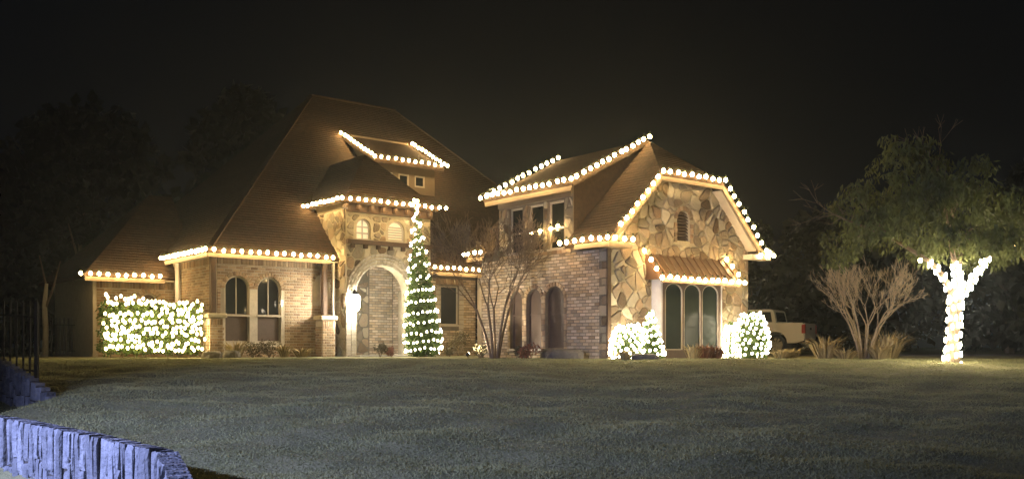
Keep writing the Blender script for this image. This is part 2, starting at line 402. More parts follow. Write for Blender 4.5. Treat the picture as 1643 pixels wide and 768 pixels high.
def voussoirs(fr, op, parent, t=0.16, n=16, d=0.03, m='brick_tan', g0=0.0, frac=0.84):
    s0, s1, zb, zs, rise = op; c = (s0+s1)/2; r = (s1-s0)/2+g0; rr = rise+g0; ps = []
    for i in range(n):
        a0 = math.pi*(i+(1-frac)/2)/n; a1 = math.pi*(i+1-(1-frac)/2)/n
        ps.append([(c+(r+t)*math.cos(a0), zs+(rr+t)*math.sin(a0)), (c+(r+t)*math.cos(a1), zs+(rr+t)*math.sin(a1)),
                   (c+r*math.cos(a1), zs+rr*math.sin(a1)), (c+r*math.cos(a0), zs+rr*math.sin(a0))])
    place(fr, ps, d, 0.006, M[m], parent, 'brick')
def shape_prism(mb, fr, pts, o0, o1, tone=0.5):
    n = len(pts); mb.raw([fr(p[0], p[1], o0) for p in pts]+[fr(p[0], p[1], o1) for p in pts],
        [tuple(range(n-1, -1, -1)), tuple(range(n, 2*n))]+[(i, (i+1) % n, n+(i+1) % n, n+i) for i in range(n)], tone)
def ring_prism(mb, fr, po, pi, o0, o1):
    n = len(po); vs = [fr(p[0], p[1], o) for o in (o0, o1) for p in po]+[fr(p[0], p[1], o) for o in (o0, o1) for p in pi]; fs = []
    for i in range(n):
        j = (i+1) % n; fs += [(i, j, n+j, n+i), (2*n+i, 2*n+j, 3*n+j, 3*n+i), (n+i, n+j, 3*n+j, 3*n+i), (i, j, 2*n+j, 2*n+i)]
    mb.raw(vs, fs)
def window(fr, op, parent, deep=0.12, fw=0.05, bars=(), hbars=(), frame='trim', pane='glass', sill=True, name='window', lower=None, splitpane=False):
    """window > frame, pane, sill, bar; the window itself is the dark backing board behind the pane."""
    P = op_poly(op, -0.002); mb = MB(); shape_prism(mb, fr, P, -deep-0.05, -deep-0.03); w = mb.build(name, M['shutter'], parent)
    mb = MB(); shape_prism(mb, fr, op_poly((op[0], op[1], op[2] if lower is None else lower, op[3], op[4]), -fw*0.8), -deep-0.012, -deep); mb.build('pane', M[pane], w)
    mb = MB(); ring_prism(mb, fr, P, op_poly(op, -fw), -deep-0.025, -deep+0.04); mb.build('frame', M[frame], w)
    for s in bars:
        mb = MB(); z1 = arch_top(op, s)-fw*0.5; zb = op[2] if lower is None else lower
        shape_prism(mb, fr, [(s-.015, zb), (s+.015, zb), (s+.015, z1), (s-.015, z1)], -deep-.005, -deep+0.03); mb.build('glazing_bar', M[frame], w)
    for z in hbars:
        mb = MB(); shape_prism(mb, fr, [(op[0]+.01, z-.025), (op[1]-.01, z-.025), (op[1]-.01, z+.025), (op[0]+.01, z+.025)], -deep-.006, -deep+0.035); mb.build('glazing_bar', M[frame], w)
    if lower is not None:
        mb = MB(); shape_prism(mb, fr, [(op[0]+.02, op[2]), (op[1]-.02, op[2]), (op[1]-.02, lower-.03), (op[0]+.02, lower-.03)], -deep-.01, -deep+.02); mb.build('lower_panel', M['shutter'], w)
    if sill:
        z = op[2] if lower is None else lower
        mb = MB(); shape_prism(mb, fr, [(op[0]-.02, z-.05), (op[1]+.02, z-.05), (op[1]+.02, z+.015), (op[0]-.02, z+.015)], -deep-.02, 0.05); mb.build('sill', M['trim'], w)
    return w

# ------------------------------------------------------------------ roofs laid in lapped courses
def roof_plane(mb, P, step=0.14, lip=0.012, thick=0.12):
    P = [Vector(p) for p in P]; n = Vector((0, 0, 0))
    for i in range(len(P)): n += (P[i]-P[0]).cross(P[(i+1) % len(P)]-P[0])
    n.normalize()
    if n.z < 0: n = -n; P = P[::-1]
    z0 = min(p.z for p in P); z1 = max(p.z for p in P); dz = step*math.sqrt(1-n.z*n.z); 
    def cut(Q, zc, up):
        out = []
        for i in range(len(Q)):
            A, B = Q[i], Q[(i+1) % len(Q)]; da = (A.z-zc)*up; db = (B.z-zc)*up
            if da >= 0: out.append(A)
            if (da > 0) != (db > 0): out.append(A.lerp(B, da/(da-db)))
        return out
    z = z0
    while z < z1-1e-4:
        Q = cut(cut(P, z, 1), z+dz, -1)
        if len(Q) >= 3:
            up = [q + n*(0.002+lip*(1-(q.z-z)/dz)) for q in Q]
            tone = random.random(); mb.poly(up, tone)
            lo = [q for q in Q if q.z < z+1e-4]
            if len(lo) >= 2: mb.poly([lo[0]-n*.002, lo[1]-n*.002, lo[1]+n*(lip+.002), lo[0]+n*(lip+.002)], tone)
        z += dz
    m = len(P); lo = [p-n*thick for p in P]
    mb.poly(lo[::-1])
    for i in range(m): mb.poly([P[i]+n*.001, lo[i], lo[(i+1) % m], P[(i+1) % m]+n*.001])
def roof(planes, parent, step=0.14, name='roof'):
    mb = MB()
    for P in planes: roof_plane(mb, P, step)
    return mb.build(name, M['shingle'], parent)
def beam(parent, p0, p1, w, h, m, name):      # a straight member between two points, w across and h deep, hanging below its line
    p0 = Vector(p0); p1 = Vector(p1); d = (p1-p0).normalized(); x = d.cross(Vector((0, 0, 1))).normalized()*w/2; u = x.cross(d).normalized()
    if u.z < 0: u = -u
    vs = [p+sx*x+q for p in (p0, p1) for (sx, q) in ((-1, u*0), (1, u*0), (1, -u*h), (-1, -u*h))]
    mb = MB(); mb.raw(vs, [(0,1,2,3), (7,6,5,4), (0,4,5,1), (1,5,6,2), (2,6,7,3), (3,7,4,0)]); return mb.build(name, M[m], parent)

# ================================================================== THE HOUSE (house coordinates a, b, z)
house = thing('house', 'large brick and stone house with steep shingle roofs outlined in warm bulbs', 'house', N0, TH)
S = 1.046
# ---- main roof
F0, Z0, AL = 10.95, 3.45, -7.35
RB, RZ = 18.35, 3.45+S*7.4
RA0, RA1 = 0.05, 4.25
AR = RA1+7.4; BB = RB+7.4
roof([[(AL, F0, Z0), (1.2, F0, Z0), (1.2, F0-0.16, Z0-0.167), (AR+.16, F0-0.16, Z0-.167), (RA1, RB, RZ), (RA0, RB, RZ)],
      [(AL, BB, Z0), (AL, F0, Z0), (RA0, RB, RZ)], [(AR, BB, Z0), (AL, BB, Z0), (RA0, RB, RZ), (RA1, RB, RZ)],
      [(AR, F0, Z0), (AR, BB, Z0), (RA1, RB, RZ)]], house)
for p0, p1 in (((AL, F0, Z0), (RA0, RB, RZ)), ((RA0, RB, RZ), (RA1, RB, RZ)), ((RA1, RB, RZ), (AR, F0, Z0))):
    beam(house, Vector(p0)+Vector((0, 0, .05)), Vector(p1)+Vector((0, 0, .05)), .2, .05, 'shingle', 'ridge_cap')
# ---- far-left low roof
roof([[(-10.1, 14.95, 2.8), (-6.0, 14.95, 2.8), (-6.0, 18.2, 6.2), (-6.85, 18.2, 6.2)],
      [(-10.1, 21.4, 2.8), (-10.1, 14.95, 2.8), (-6.85, 18.2, 6.2)],
      [(-6.0, 21.4, 2.8), (-10.1, 21.4, 2.8), (-6.85, 18.2, 6.2), (-6.0, 18.2, 6.2)]], house)
# ---- porch roof
pe, pz, pl, pr = 10.08, 5.46, -2.88, 1.15
pm, pt = (pl+pr)/2, pz+S*(pr-pl)/2
def mainb(z): return F0+(z-Z0)/S
roof([[(pl, pe, pz), (pr, pe, pz), (pm, pe+(pr-pl)/2, pt)],
      [(pl, mainb(pz)+.05, pz), (pl, pe, pz), (pm, pe+(pr-pl)/2, pt), (pm, mainb(pt)+.05, pt)],
      [(pr, pe, pz), (pr, mainb(pz)+.05, pz), (pm, mainb(pt)+.05, pt), (pm, pe+(pr-pl)/2, pt)]], house)
# ---- upper dormer
dl, dr, de, dz_, db, dt = 0.45, 3.8, 13.65, 7.8, 16.5, 9.25
roof([[(dl, de, dz_), (dr, de, dz_), (dr, db, dt), (dl, db, dt)]], house)
beam(house, (dl, db+.02, dt+.06), (dr, db+.02, dt+.06), .12, .08, 'fascia', 'ridge_cap')
frD = Fr((0, 14.0), (1, 0), (0, -1))
dw = wall(frD, .7, 3.55, [(.7, 7.92), (3.55, 7.92)], [(1.0+i*.78, 1.5+i*.78, 6.95, 7.42, 0) for i in range(3)], .15, M['fascia'], house, 'dormer_wall', 6.4)
for i in range(3): window(frD, (1.0+i*.78, 1.5+i*.78, 6.95, 7.42, 0), house, .05, .06, sill=False)
for x in (.7, 3.4):
    mb = MB(); mb.raw([Vector(p) for p in ((x, 14.01, 6.5), (x+.15, 14.01, 6.5), (x+.15, 16.4, 9.1), (x, 16.4, 9.1), (x, 14.01, 7.9), (x+.15, 14.01, 7.9))],
        [(0,3,2,1), (0,1,5,4), (4,5,2,3), (0,4,3), (1,2,5)]); mb.build('dormer_cheek', M['fascia'], house)
# ---- right wing
WA, WB, RAp = 6.3, 5.95, 3.15
def wz(a): return 3.3+0.98*(min(a, 2*RAp-a)+0.4)
RG = wz(RAp); fj = 1.75; hz = wz(fj)
def WR(a, b): return (a, b, wz(a))
roof([[(-.4, -.4, 3.3), (-.4, 1.43, 3.3), (RAp, 1.43, RG), (RAp, 1.35, RG), (fj, -.4, hz)],
      [(.28, 1.44, wz(.28)), (.28, 5.02, wz(.28)), (RAp, 5.02, RG), (RAp, 1.44, RG)],
      [(-.4, 5.03, 3.3), (-.4, 6.3, 3.3), (RAp, 6.3, RG), (RAp, 5.03, RG)],
      [(6.7, 6.3, 3.3), (6.7, -.4, 3.3), (6.3-fj, -.4, hz), (RAp, 1.35, RG), (RAp, 6.3, RG)],
      [(fj, -.42, hz), (6.3-fj, -.42, hz), (RAp, 1.35, RG)]], house)
# wing dormer roof (shed)
roof([[(-.42, 1.05, 5.08), (-.42, 5.3, 5.08), (RAp, 5.6, RG+.06), (RAp, 1.4, RG+.06)]], house)
for b_ in (1.45, 4.9):      # cheeks
    mb = MB(); mb.raw([Vector(p) for p in ((0.03, b_, 3.6), (0.03, b_+.12, 3.6), (0.03, b_+.12, 5.2), (0.03, b_, 5.2), (RAp-.1, b_+.12, RG-.1), (RAp-.1, b_, RG-.1))],
        [(0,1,2,3), (3,2,4,5), (0,5,4,1), (0,3,5), (1,4,2)]); mb.build('dormer_cheek', M['shingle'], house)
# link behind the wing
roof([[(3.4, 6.2, 3.45), (3.4, 11.6, 3.45), (5.2, 13, 5.3), (5.2, 6.2, 5.3)], [(7.0, 11.6, 3.45), (7.0, 6.2, 3.45), (5.2, 6.2, 5.3), (5.2, 13, 5.3)]], house)

# ---- wing side wall (faces the low end of a): s = b
frS = Fr((0, 0), (0, 1), (-1, 0))
archS = [(1.85, 2.70, .28, 1.78, .40), (2.88, 3.60, .28, 1.78, .36), (3.80, 4.42, .28, 1.78, .33)]
dwS = [(1.85, 2.56, 3.28, 4.72, 0), (2.80, 3.50, 3.28, 4.72, 0), (3.80, 4.45, 3.28, 4.72, 0)]
top = [(0, 3.5), (1.45, 3.5), (1.4501, 5.1), (5.0, 5.1), (5.0001, 3.5), (WB, 3.5)]
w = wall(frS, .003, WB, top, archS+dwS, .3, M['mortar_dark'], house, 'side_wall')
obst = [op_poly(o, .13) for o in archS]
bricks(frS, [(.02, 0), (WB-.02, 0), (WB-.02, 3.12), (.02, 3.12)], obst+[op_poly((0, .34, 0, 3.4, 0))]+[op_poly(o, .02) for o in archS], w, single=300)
for o in archS: voussoirs(frS, o, w, .12, 11, m='brick_tan')
for o in archS:
    for x in (o[0]-.12, o[1]+.01):
        ps = []; z = .2
        while z < 1.72: ps.append([(x, z), (x+.11, z), (x+.11, z+.15), (x, z+.15)]); z += .165
        place(frS, ps, .028, .006, M['brick_tan'], w, 'brick')
ps = []; z = 0.02; k = 0
while z < 3.3: hh = random.uniform(.2, .34); ps.append([(.02, z), (.22+.1*(k % 2), z), (.22+.1*(k % 2), z+hh-.03), (.02, z+hh-.03)]); z += hh; k += 1
place(frS, ps, .035, .02, M['stone'], w, 'stone', .05, 99, 'stonework')
# stonework between the dormer windows
stones(frS, [(1.46, 3.2), (4.99, 3.2), (4.99, 4.78), (1.46, 4.78)], [op_poly(o, .03) for o in dwS], .26, w, single=0)
beam(w, (-.04, 1.47, 5.02), (-.04, 4.98, 5.02), .06, .24, 'fascia', 'frieze_board')
soldiers(frS, 1.5, 4.95, 3.13, 3.24, w, w=.2, d=.05)
for o in archS: window(frS, o, house, .14, .04, frame='shutter', pane='shutter', hbars=(1.35,), sill=True)
for o in dwS: window(frS, o, house, .10, .055, hbars=(3.92,), frame='trim', sill=True)
mb = MB(); shape_prism(mb, frS, [(-.08, .05), (-.02, .05), (-.02, 3.3), (-.08, 3.3)], -.06, .07); mb.build('downspout', M['timber'], house)
beam(house, (-.36, -.38, 3.28), (-.36, 1.0, 3.28), .04, .14, 'fascia', 'fascia_board')
beam(house, (-.36, 5.3, 3.28), (-.36, 6.3, 3.28), .04, .14, 'fascia', 'fascia_board')
beam(house, (-.37, 1.1, 5.0), (-.37, 5.25, 5.0), .04, .14, 'fascia', 'fascia_board')

# ---- gable front
frG = Fr((0, 0), (1, 0), (0, -1))
vent = (2.9, 3.48, 3.55, 4.2, .28)
bayop = (1.8, 4.55, 0.0, 2.35, 0)
gt = [(0, wz(0)-.12), (fj+.1, hz-.1), (6.3-fj-.1, hz-.1), (WA, wz(WA)-.12)]
w = wall(frG, 0.0, WA, gt, [bayop, vent], .3, M['mortar_stone'], house, 'gable_wall')
outer = [(0.02, 0), (WA-.02, 0), (WA-.02, gt[3][1]-.02), (gt[2][0], gt[2][1]-.03), (gt[1][0], gt[1][1]-.03), (.02, gt[0][1]-.02)]
stones(frG, outer, [op_poly(vent, .15), op_poly((1.74, 4.61, -1, 2.9, 0))], .29, w, gap=.016, d=.05)
voussoirs(frG, vent, w, .13, 11)
for x in (vent[0]-.13, vent[1]+.01):
    ps = []; z = 3.5
    while z < 4.1: ps.append([(x, z), (x+.12, z), (x+.12, z+.13), (x, z+.13)]); z += .15
    place(frG, ps, .03, .006, M['brick_tan'], w, 'brick')
mb = MB(); shape_prism(mb, frG, op_poly(vent, -.002), -.2, -.16); v = mb.build('gable_vent', M['timber'], house)
for i in range(9):
    z = 3.6+i*.095; hw = .27 if z < 4.2 else .27*math.sqrt(max(.05, 1-((z-4.2)/.28)**2)); c = 3.19
    mb = MB(); mb.raw([frG(c-hw, z, -.06), frG(c+hw, z, -.06), frG(c+hw, z+.07, -.14), frG(c-hw, z+.07, -.14), frG(c-hw, z+.02, -.05), frG(c+hw, z+.02, -.05), frG(c+hw, z+.09, -.13), frG(c-hw, z+.09, -.13)],
        [(0,3,2,1), (4,5,6,7), (0,1,5,4), (1,2,6,5), (2,3,7,6), (3,0,4,7)]); mb.build('slat', M['shutter'], v)
for p0, p1 in (((-.38, -.4, 3.2), (fj, -.4, hz-.1)), ((fj, -.4, hz-.1), (6.3-fj, -.4, hz-.1)), ((6.3-fj, -.4, hz-.1), (6.68, -.4, 3.2))):
    beam(house, p0, p1, .05, .12, 'fascia', 'barge_board')
for p0, p1 in (((.05, -.12, wz(.05)-.3), (fj, -.12, hz-.22)), ((6.3-fj, -.12, hz-.22), (6.25, -.12, wz(6.25)-.3))):
    beam(house, p0, p1, .5, .05, 'trim', 'soffit')
beam(house, (-.38, -.4, 3.27), (.55, -.4, 3.27), .06, .15, 'fascia', 'fascia_board')
mb = MB(); mb.box(-.38, .5, -.37, -.03, 3.13, 3.17); mb.build('eave_return', M['fascia'], house)
mb = MB(); mb.box(6.0, 6.95, -.4, .0, 3.15, 3.3); mb.build('eave_return', M['trim'], house)
# ---- bay with three arched doors under the awning
bay = MB(); bay.box(1.8, 1.86, -.37, .1, 0, 2.42); bay.box(4.49, 4.55, -.37, .1, 0, 2.42); bay.box(1.8, 4.55, -.37, .1, 2.40, 2.5); bay = bay.build('bay', M['white'], house)
for i in range(11): 
    mb = MB(); mb.raw([Vector(p) for p in ((1.797, -.372, .05+i*.215), (1.797, .1, .05+i*.215), (1.780, .1, .05+i*.215), (1.780, -.372, .05+i*.215), (1.797, -.372, .255+i*.215), (1.797, .1, .255+i*.215), (1.792, .1, .255+i*.215), (1.792, -.372, .255+i*.215))],
        [(0,1,2,3), (4,7,6,5), (3,2,6,7), (0,3,7,4), (1,5,6,2)]); mb.build('siding_board', M['white'], bay)
frB = Fr((0, -.37), (1, 0), (0, -1))
dops = [(1.98, 2.74, .26, 1.95, .28), (2.80, 3.56, .26, 1.95, .28), (3.62, 4.38, .26, 1.95, .28)]
wall(frB, 1.865, 4.485, [(1.865, 2.39), (4.485, 2.39)], dops, .07, M['shutter'], bay, 'door_surround', 0)
for o in dops: window(frB, o, house, .05, .028, frame='trim', pane='glass_green', sill=False, name='glass_door')
# ---- awning with standing seams
aw = MB()
def awp(a, k, up=0): return Vector((a, -.02-.66*k, 3.08-.78*k+up))
aw.raw([awp(1.5, 0), awp(5.05, 0), awp(5.05, 1), awp(1.5, 1), awp(1.5, 0, -.03), awp(5.05, 0, -.03), awp(5.05, 1, -.03), awp(1.5, 1, -.03)], [(0,3,2,1), (4,5,6,7), (3,7,6,2), (0,4,7,3), (1,2,6,5)])
aw = aw.build('awning', M['copper'], house)
for i in range(13):
    a = 1.5+i*3.55/12; mb = MB(); mb.raw([awp(a-.012, 0), awp(a+.012, 0), awp(a+.012, 1), awp(a-.012, 1), awp(a-.012, 0, .05), awp(a+.012, 0, .05), awp(a+.012, 1, .05), awp(a-.012, 1, .05)],
        [(4,7,6,5), (0,4,5,1), (2,6,7,3), (0,3,7,4), (1,5,6,2)]); mb.build('seam', M['copper'], aw)
for a in (1.5, 5.05):
    mb = MB(); mb.poly([awp(a, 0), awp(a, 1), Vector((a, -.02, 2.3))]); mb.raw([awp(a, 0, -.0)+Vector((.02, 0, 0)), awp(a, 1)+Vector((.02, 0, 0)), Vector((a+.02, -.02, 2.3))], [(0, 1, 2)]); mb.build('side_panel', M['copper'], aw)
mb = MB(); mb.box(1.5, 5.05, -.70, -.66, 2.20, 2.33); mb.build('valance', M['shutter'], aw)
# right and rear walls of the wing
mb = MB(); mb.box(WA-.3, WA, .31, 11.2, -.1, 3.5); mb.box(.3, WA-.3, 5.7, 5.95, -.1, 3.4); mb.box(3.7, 3.9, 5.95, 11.2, -.1, 3.4); mb.build('rear_wall', M['mortar'], house)
mb = MB(); mb.raw([Vector(p) for p in ((0, 6.1, 3.4), (WA, 6.1, 3.4), (RAp, 6.1, RG-.12), (0, 5.9, 3.4), (WA, 5.9, 3.4), (RAp, 5.9, RG-.12))], [(0,1,2), (3,5,4), (0,3,4,1), (1,4,5,2), (2,5,3,0)]); mb.build('rear_gable', M['fascia'], house)

# ---- left wing front: s = a + 6.9
frL = Fr((-6.9, 11.3), (1, 0), (0, -1))
wl = [(.27, 1.14, .5, 2.29, .44), (1.41, 2.28, .5, 2.29, .44)]
w = wall(frL, .003, 4.45, [(0, 3.5), (4.45, 3.5)], wl, .3, M['mortar'], house, 'front_wall')
blind = (3.55, 4.05, 1.9, 2.65, .25)
bricks(frL, [(.02, 0), (4.4, 0), (4.4, 3.08), (.02, 3.08)], [op_poly(o, .14) for o in wl]+[op_poly(blind, .1)], w, m='brick_tan', L=.24, Hh=.075)
for o in wl: voussoirs(frL, o, w, .14, 15)
voussoirs(frL, blind, w, .1, 11)
soldiers(frL, .02, 4.4, 3.10, 3.32, w)
for o in wl: window(frL, o, house, .12, .05, bars=((o[0]+o[1])/2,), lower=1.42)
# left wing side: s = b-11.3
frLS = Fr((-6.9, 11.3), (0, 1), (-1, 0))
w = wall(frLS, 0, 5, [(0, 3.5), (5, 3.5)], [], .3, M['mortar'], house, 'side_wall')
bricks(frLS, [(.02, 0), (4.98, 0), (4.98, 3.08), (.02, 3.08)], [], w, m='brick_tan', L=.24, Hh=.075)
soldiers(frLS, .02, 4.0, 3.10, 3.32, w)
mb = MB(); mb.box(-7.02, -6.95, 14.55, 14.9, .1, 3.42); mb.build('white_strip', M['white'], house)  # white upright strip on the side wall
# far-left wall: s = a + 9.6
frF = Fr((-9.6, 15.3), (1, 0), (0, -1))
wf = (1.48, 2.1, .9, 1.95, .31)
w = wall(frF, 0, 2.75, [(0, 2.85), (2.75, 2.85)], [wf], .3, M['mortar'], house, 'front_wall')
bricks(frF, [(.02, 0), (2.73, 0), (2.73, 2.36), (.02, 2.36)], [op_poly(wf, .16)], w, m='brick_tan', L=.24, Hh=.075)
voussoirs(frF, wf, w, .2, 13); soldiers(frF, .02, 2.7, 2.40, 2.66, w)
window(frF, wf, house, .1, .05, pane='shutter')
mb = MB(); mb.box(-9.6, -9.3, 15.61, 21.0, -.1, 2.8); mb.box(-9.3, -6.0, 20.7, 21.0, -.1, 2.8); mb.build('rear_wall', M['mortar'], house)
mb = MB(); mb.box(-9.73, -9.63, 15.2, 15.3, .15, 2.7); mb.box(-9.78, -9.6, 15.05, 15.2, .02, .14); mb.build('downspout', M['trim'], house)
for p0, p1 in (((-10.05, 14.97, 2.74), (-7.35, 14.97, 2.74)), ):
    beam(house, p0, p1, .04, .14, 'fascia', 'fascia_board')
for p0, p1 in (((-7.33, 10.97, 3.40), (-2.9, 10.97, 3.40)), ((-7.33, 15.0, 3.40), (-7.33, 10.97, 3.40)), ((1.25, 10.83, 3.2), (6.0, 10.83, 3.2))):
    beam(house, p0, p1, .04, .13, 'fascia', 'fascia_board')
mb = MB(); mb.box(-7.3, -2.6, 11.0, 11.27, 3.33, 3.36); mb.box(-7.3, -6.93, 11.3, 15, 3.33, 3.36); mb.build('soffit', M['trim'], house)
mb = MB(); mb.box(-10.0, -7.0, 15.0, 15.27, 2.68, 2.71); mb.build('soffit', M['trim'], house)
# posts on brick pedestals under the eave
for a in (-7.12, -3.10):
    mb = MB(); mb.cbox(a-.09, a+.09, 10.98, 11.16, 1.44, 3.32, .02); mb.build('post', M['timber'], house)
    mb = MB(); mb.cbox(a-.26, a+.26, 10.72, 11.24, -.05, 1.28, .03); pd = mb.build('pedestal', M['mortar'], house)
    mb = MB(); mb.cbox(a-.34, a+.34, 10.66, 11.26, 1.30, 1.44, .04); mb.build('cap_stone', M['mortar_stone'], pd)
    frp = Fr((a-.26, 10.72), (1, 0), (0, -1)); bricks(frp, [(.02, 0), (.5, 0), (.5, 1.05), (.02, 1.05)], [], pd, m='brick_tan', L=.16, Hh=.07, d=.02)
    soldiers(frp, .03, .5, 1.06, 1.26, pd, w=.07, d=.03)
    frp = Fr((a-.26, 10.72), (0, 1), (-1, 0)); bricks(frp, [(.02, 0), (.5, 0), (.5, 1.05), (.02, 1.05)], [], pd, m='brick_tan', L=.16, Hh=.07, d=.02)
mb = MB(); mb.box(-2.8, -2.72, 11.0, 11.08, .1, 3.3); mb.build('downspout', M['trim'], house)

# ---- porch tower: s = a + 2.55
frP = Fr((-2.55, 10.5), (1, 0), (0, -1))
pa = (.42, 2.58, 0.0, 2.20, 1.08)
pw = [(.42, 1.0, 4.16, 4.62, .29), (1.72, 2.42, 4.16, 4.60, .33)]
w = wall(frP, 0, 3.55, [(0, 5.5), (3.55, 5.5)], [pa]+pw, .45, M['mortar_stone'], house, 'porch_wall', -.02)
stones(frP, [(.02, 0), (3.53, 0), (3.53, 3.95), (.02, 3.95)], [op_poly(pa, .42)], .33, w)
stones(frP, [(.02, 4.15), (3.53, 4.15), (3.53, 5.05), (.02, 5.05)], [op_poly(o, .08) for o in pw], .27, w)
for g0 in (0.01, .12, .23, .34): voussoirs(frP, pa, w, .075, 26, g0=g0, d=.03+g0*.12, m='brick_pale', frac=.9)
for x in (pa[0]-.42, pa[1]+.02):
    ps = []; z = .02
    while z < 2.15: 
        for q in range(2): ps.append([(x+q*.2, z), (x+q*.2+.185, z), (x+q*.2+.185, z+.075), (x+q*.2, z+.075)])
        z += .092
    place(frP, ps, .03, .006, M['brick_pale'], w, 'brick')
beam(w, (-2.56, 10.40, 4.13), (.98, 10.40, 4.13), .19, .15, 'timber', 'ledge_beam')
for i in range(7):
    a = -2.4+i*.52; mb = MB(); mb.box(a, a+.14, 10.36, 10.47, 3.84, 3.975); mb.build('corbel', M['timber'], w)
beam(w, (-2.56, 10.42, 5.40), (.98, 10.42, 5.40), .12, .30, 'timber', 'frieze_beam')
for i in range(8):
    a = -2.75+i*.5; mb = MB(); mb.box(a, a+.1, 10.13, 10.355, 5.16, 5.33); mb.build('rafter_tail', M['timber'], w)
window(frP, pw[0], house, .12, .05, bars=(.71,), hbars=(4.4, 4.62), pane='litpane', sill=True)
window(frP, pw[1], house, .12, .05, pane='litpane', hbars=tuple(4.24+.09*i for i in range(6)), sill=True)
frPS = Fr((-2.55, 10.5), (0, 1), (-1, 0))
w = wall(frPS, .003, 3.0, [(0, 5.5), (3, 5.5)], [], .3, M['mortar_stone'], house, 'porch_wall', -.02)
stones(frPS, [(.02, 0), (.78, 0), (.78, 3.4), (.02, 3.4)], [], .33, w); stones(frPS, [(.02, 3.42), (2.95, 5.1), (2.95, 5.2), (.02, 5.2)], [], .3, w)
frPR = Fr((1.0, 10.5), (0, 1), (1, 0)); wall(frPR, .003, 3.0, [(0, 5.5), (3, 5.5)], [], .3, M['mortar_stone'], house, 'porch_wall', -.02)
# porch inside: back wall with stone pier, door niche, brick right side
frPB = Fr((-2.25, 12.7), (1, 0), (0, -1))
nd = (.92, 1.32, .02, 2.3, .2); frPI = Fr((.7, 10.96), (0, 1), (-1, 0))
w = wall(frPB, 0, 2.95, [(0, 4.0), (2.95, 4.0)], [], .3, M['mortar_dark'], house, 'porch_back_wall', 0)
bricks(frPB, [(1.92, 0), (2.93, 0), (2.93, 3.9), (1.92, 3.9)], [], w, L=.24, Hh=.08)
stones(frPB, [(.1, 0), (1.88, 0), (1.88, 3.6), (.1, 3.6)], [], .3, w, single=0)

frPI = Fr((.7, 10.96), (0, 1), (-1, 0))
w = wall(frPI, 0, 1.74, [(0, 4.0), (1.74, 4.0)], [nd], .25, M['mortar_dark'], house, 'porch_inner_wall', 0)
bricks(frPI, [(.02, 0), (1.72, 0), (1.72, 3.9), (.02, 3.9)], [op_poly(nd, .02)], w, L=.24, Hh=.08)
window(frPI, nd, house, .15, .05, frame='timber', pane='glass', sill=False, name='entry_door')
mb = MB(); mb.box(-2.25, .7, 10.95, 12.7, 3.95, 4.05); mb.build('porch_ceiling', M['fascia'], house)
mb = MB(); mb.box(-2.5, 1.0, 9.6, 12.7, -.1, .04); mb.build('porch_step', M['drive'], house)
# ---- window wall right of the porch: s = a - 1.0
frW = Fr((1.0, 11.3), (1, 0), (0, -1))
ww = (1.02, 1.86, 1.2, 2.72, 0)
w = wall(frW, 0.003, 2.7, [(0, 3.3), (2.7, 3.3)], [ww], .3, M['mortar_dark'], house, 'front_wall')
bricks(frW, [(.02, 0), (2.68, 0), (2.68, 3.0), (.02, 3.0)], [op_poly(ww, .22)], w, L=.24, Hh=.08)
for x in (ww[0]-.24, ww[1]+.02):
    ps = []; z = .1
    while z < 2.7: ps.append([(x, z), (x+.21, z), (x+.21, z+.17), (x, z+.17)]); z += .19
    place(frW, ps, .04, .006, M['trim'], w, 'brick')
soldiers(frW, ww[0]-.24, ww[1]+.24, 2.78, 3.0, w, w=.1, d=.05)
window(frW, ww, house, .1, .05, hbars=())

# ================================================================== LIGHTS
def sphere_mesh(name, r, m, st=1.0, u=8, v=6):
    mb = MB(); mb.lathe([(r*math.sin(math.pi*i/v) if 0 < i < v else r*.08, -r*st*math.cos(math.pi*i/v)) for i in range(v+1)], n=u)
    return mb.mesh(name, m, True)
BULB = sphere_mesh('bulb', .058, M['bulb'], 1.12)
NET = sphere_mesh('bulb', .040, M['netbulb'], 1.35, 6, 5)
MINI = sphere_mesh('bulb', .038, M['coolbulb'], 1.1, 6, 5)
TRK = sphere_mesh('bulb', .028, M['trunkbulb'], 2.4, 6, 5)
sk = MB(); sk.lathe([(.02, .0), (.028, .02), (.028, .07), (.015, .08)], n=6); SOCK = sk.mesh('socket', M['cord'])
def strand(pts, label, group='strings of warm bulbs outlining the roof', sp=.31, me=None, jit=.02):
    pts = [Vector(p) for p in pts]; base = H(*pts[0]); t = thing('string_lights', label, 'string lights', base, TH, group)
    mb = MB(); mb.tube([p-pts[0]+Vector((0, 0, .10)) for p in pts], .009, 4); mb.build('cord', M['cord'], t)
    for A, B in zip(pts[:-1], pts[1:]):
        L = (B-A).length; n = max(1, round(L/sp))
        for i in range(n if B != pts[-1] else n+1):
            p = A.lerp(B, i/n)-pts[0]+Vector([random.uniform(-jit, jit) for _ in range(3)])
            bl = ob('bulb', me or BULB, t, loc=p); ob('socket', SOCK, bl, loc=(0, 0, .085))
    return t
strand([(-10.2, 14.86, 2.84), (-7.55, 14.86, 2.84)], 'short level string of bulbs along the lowest eave at the far left')
strand([(-7.45, 15.1, 3.50), (-7.45, 10.86, 3.50), (-2.85, 10.86, 3.50)], 'string of bulbs around the corner eave above the two arched windows')
strand([(-2.98, 12.9, 5.50), (-2.98, 9.98, 5.50), (1.35, 9.98, 5.50)], 'string of bulbs along the tall porch eave above the entrance arch')
strand([(1.3, 10.68, 3.36), (3.4, 10.68, 3.36)], 'short string of bulbs on the low eave right of the tall lit tree')
strand([(.4, 16.3, 9.3), (.4, 13.55, 7.9), (3.9, 13.55, 7.9), (3.9, 16.3, 9.3)], 'highest string of bulbs framing the small dormer on the main roof')
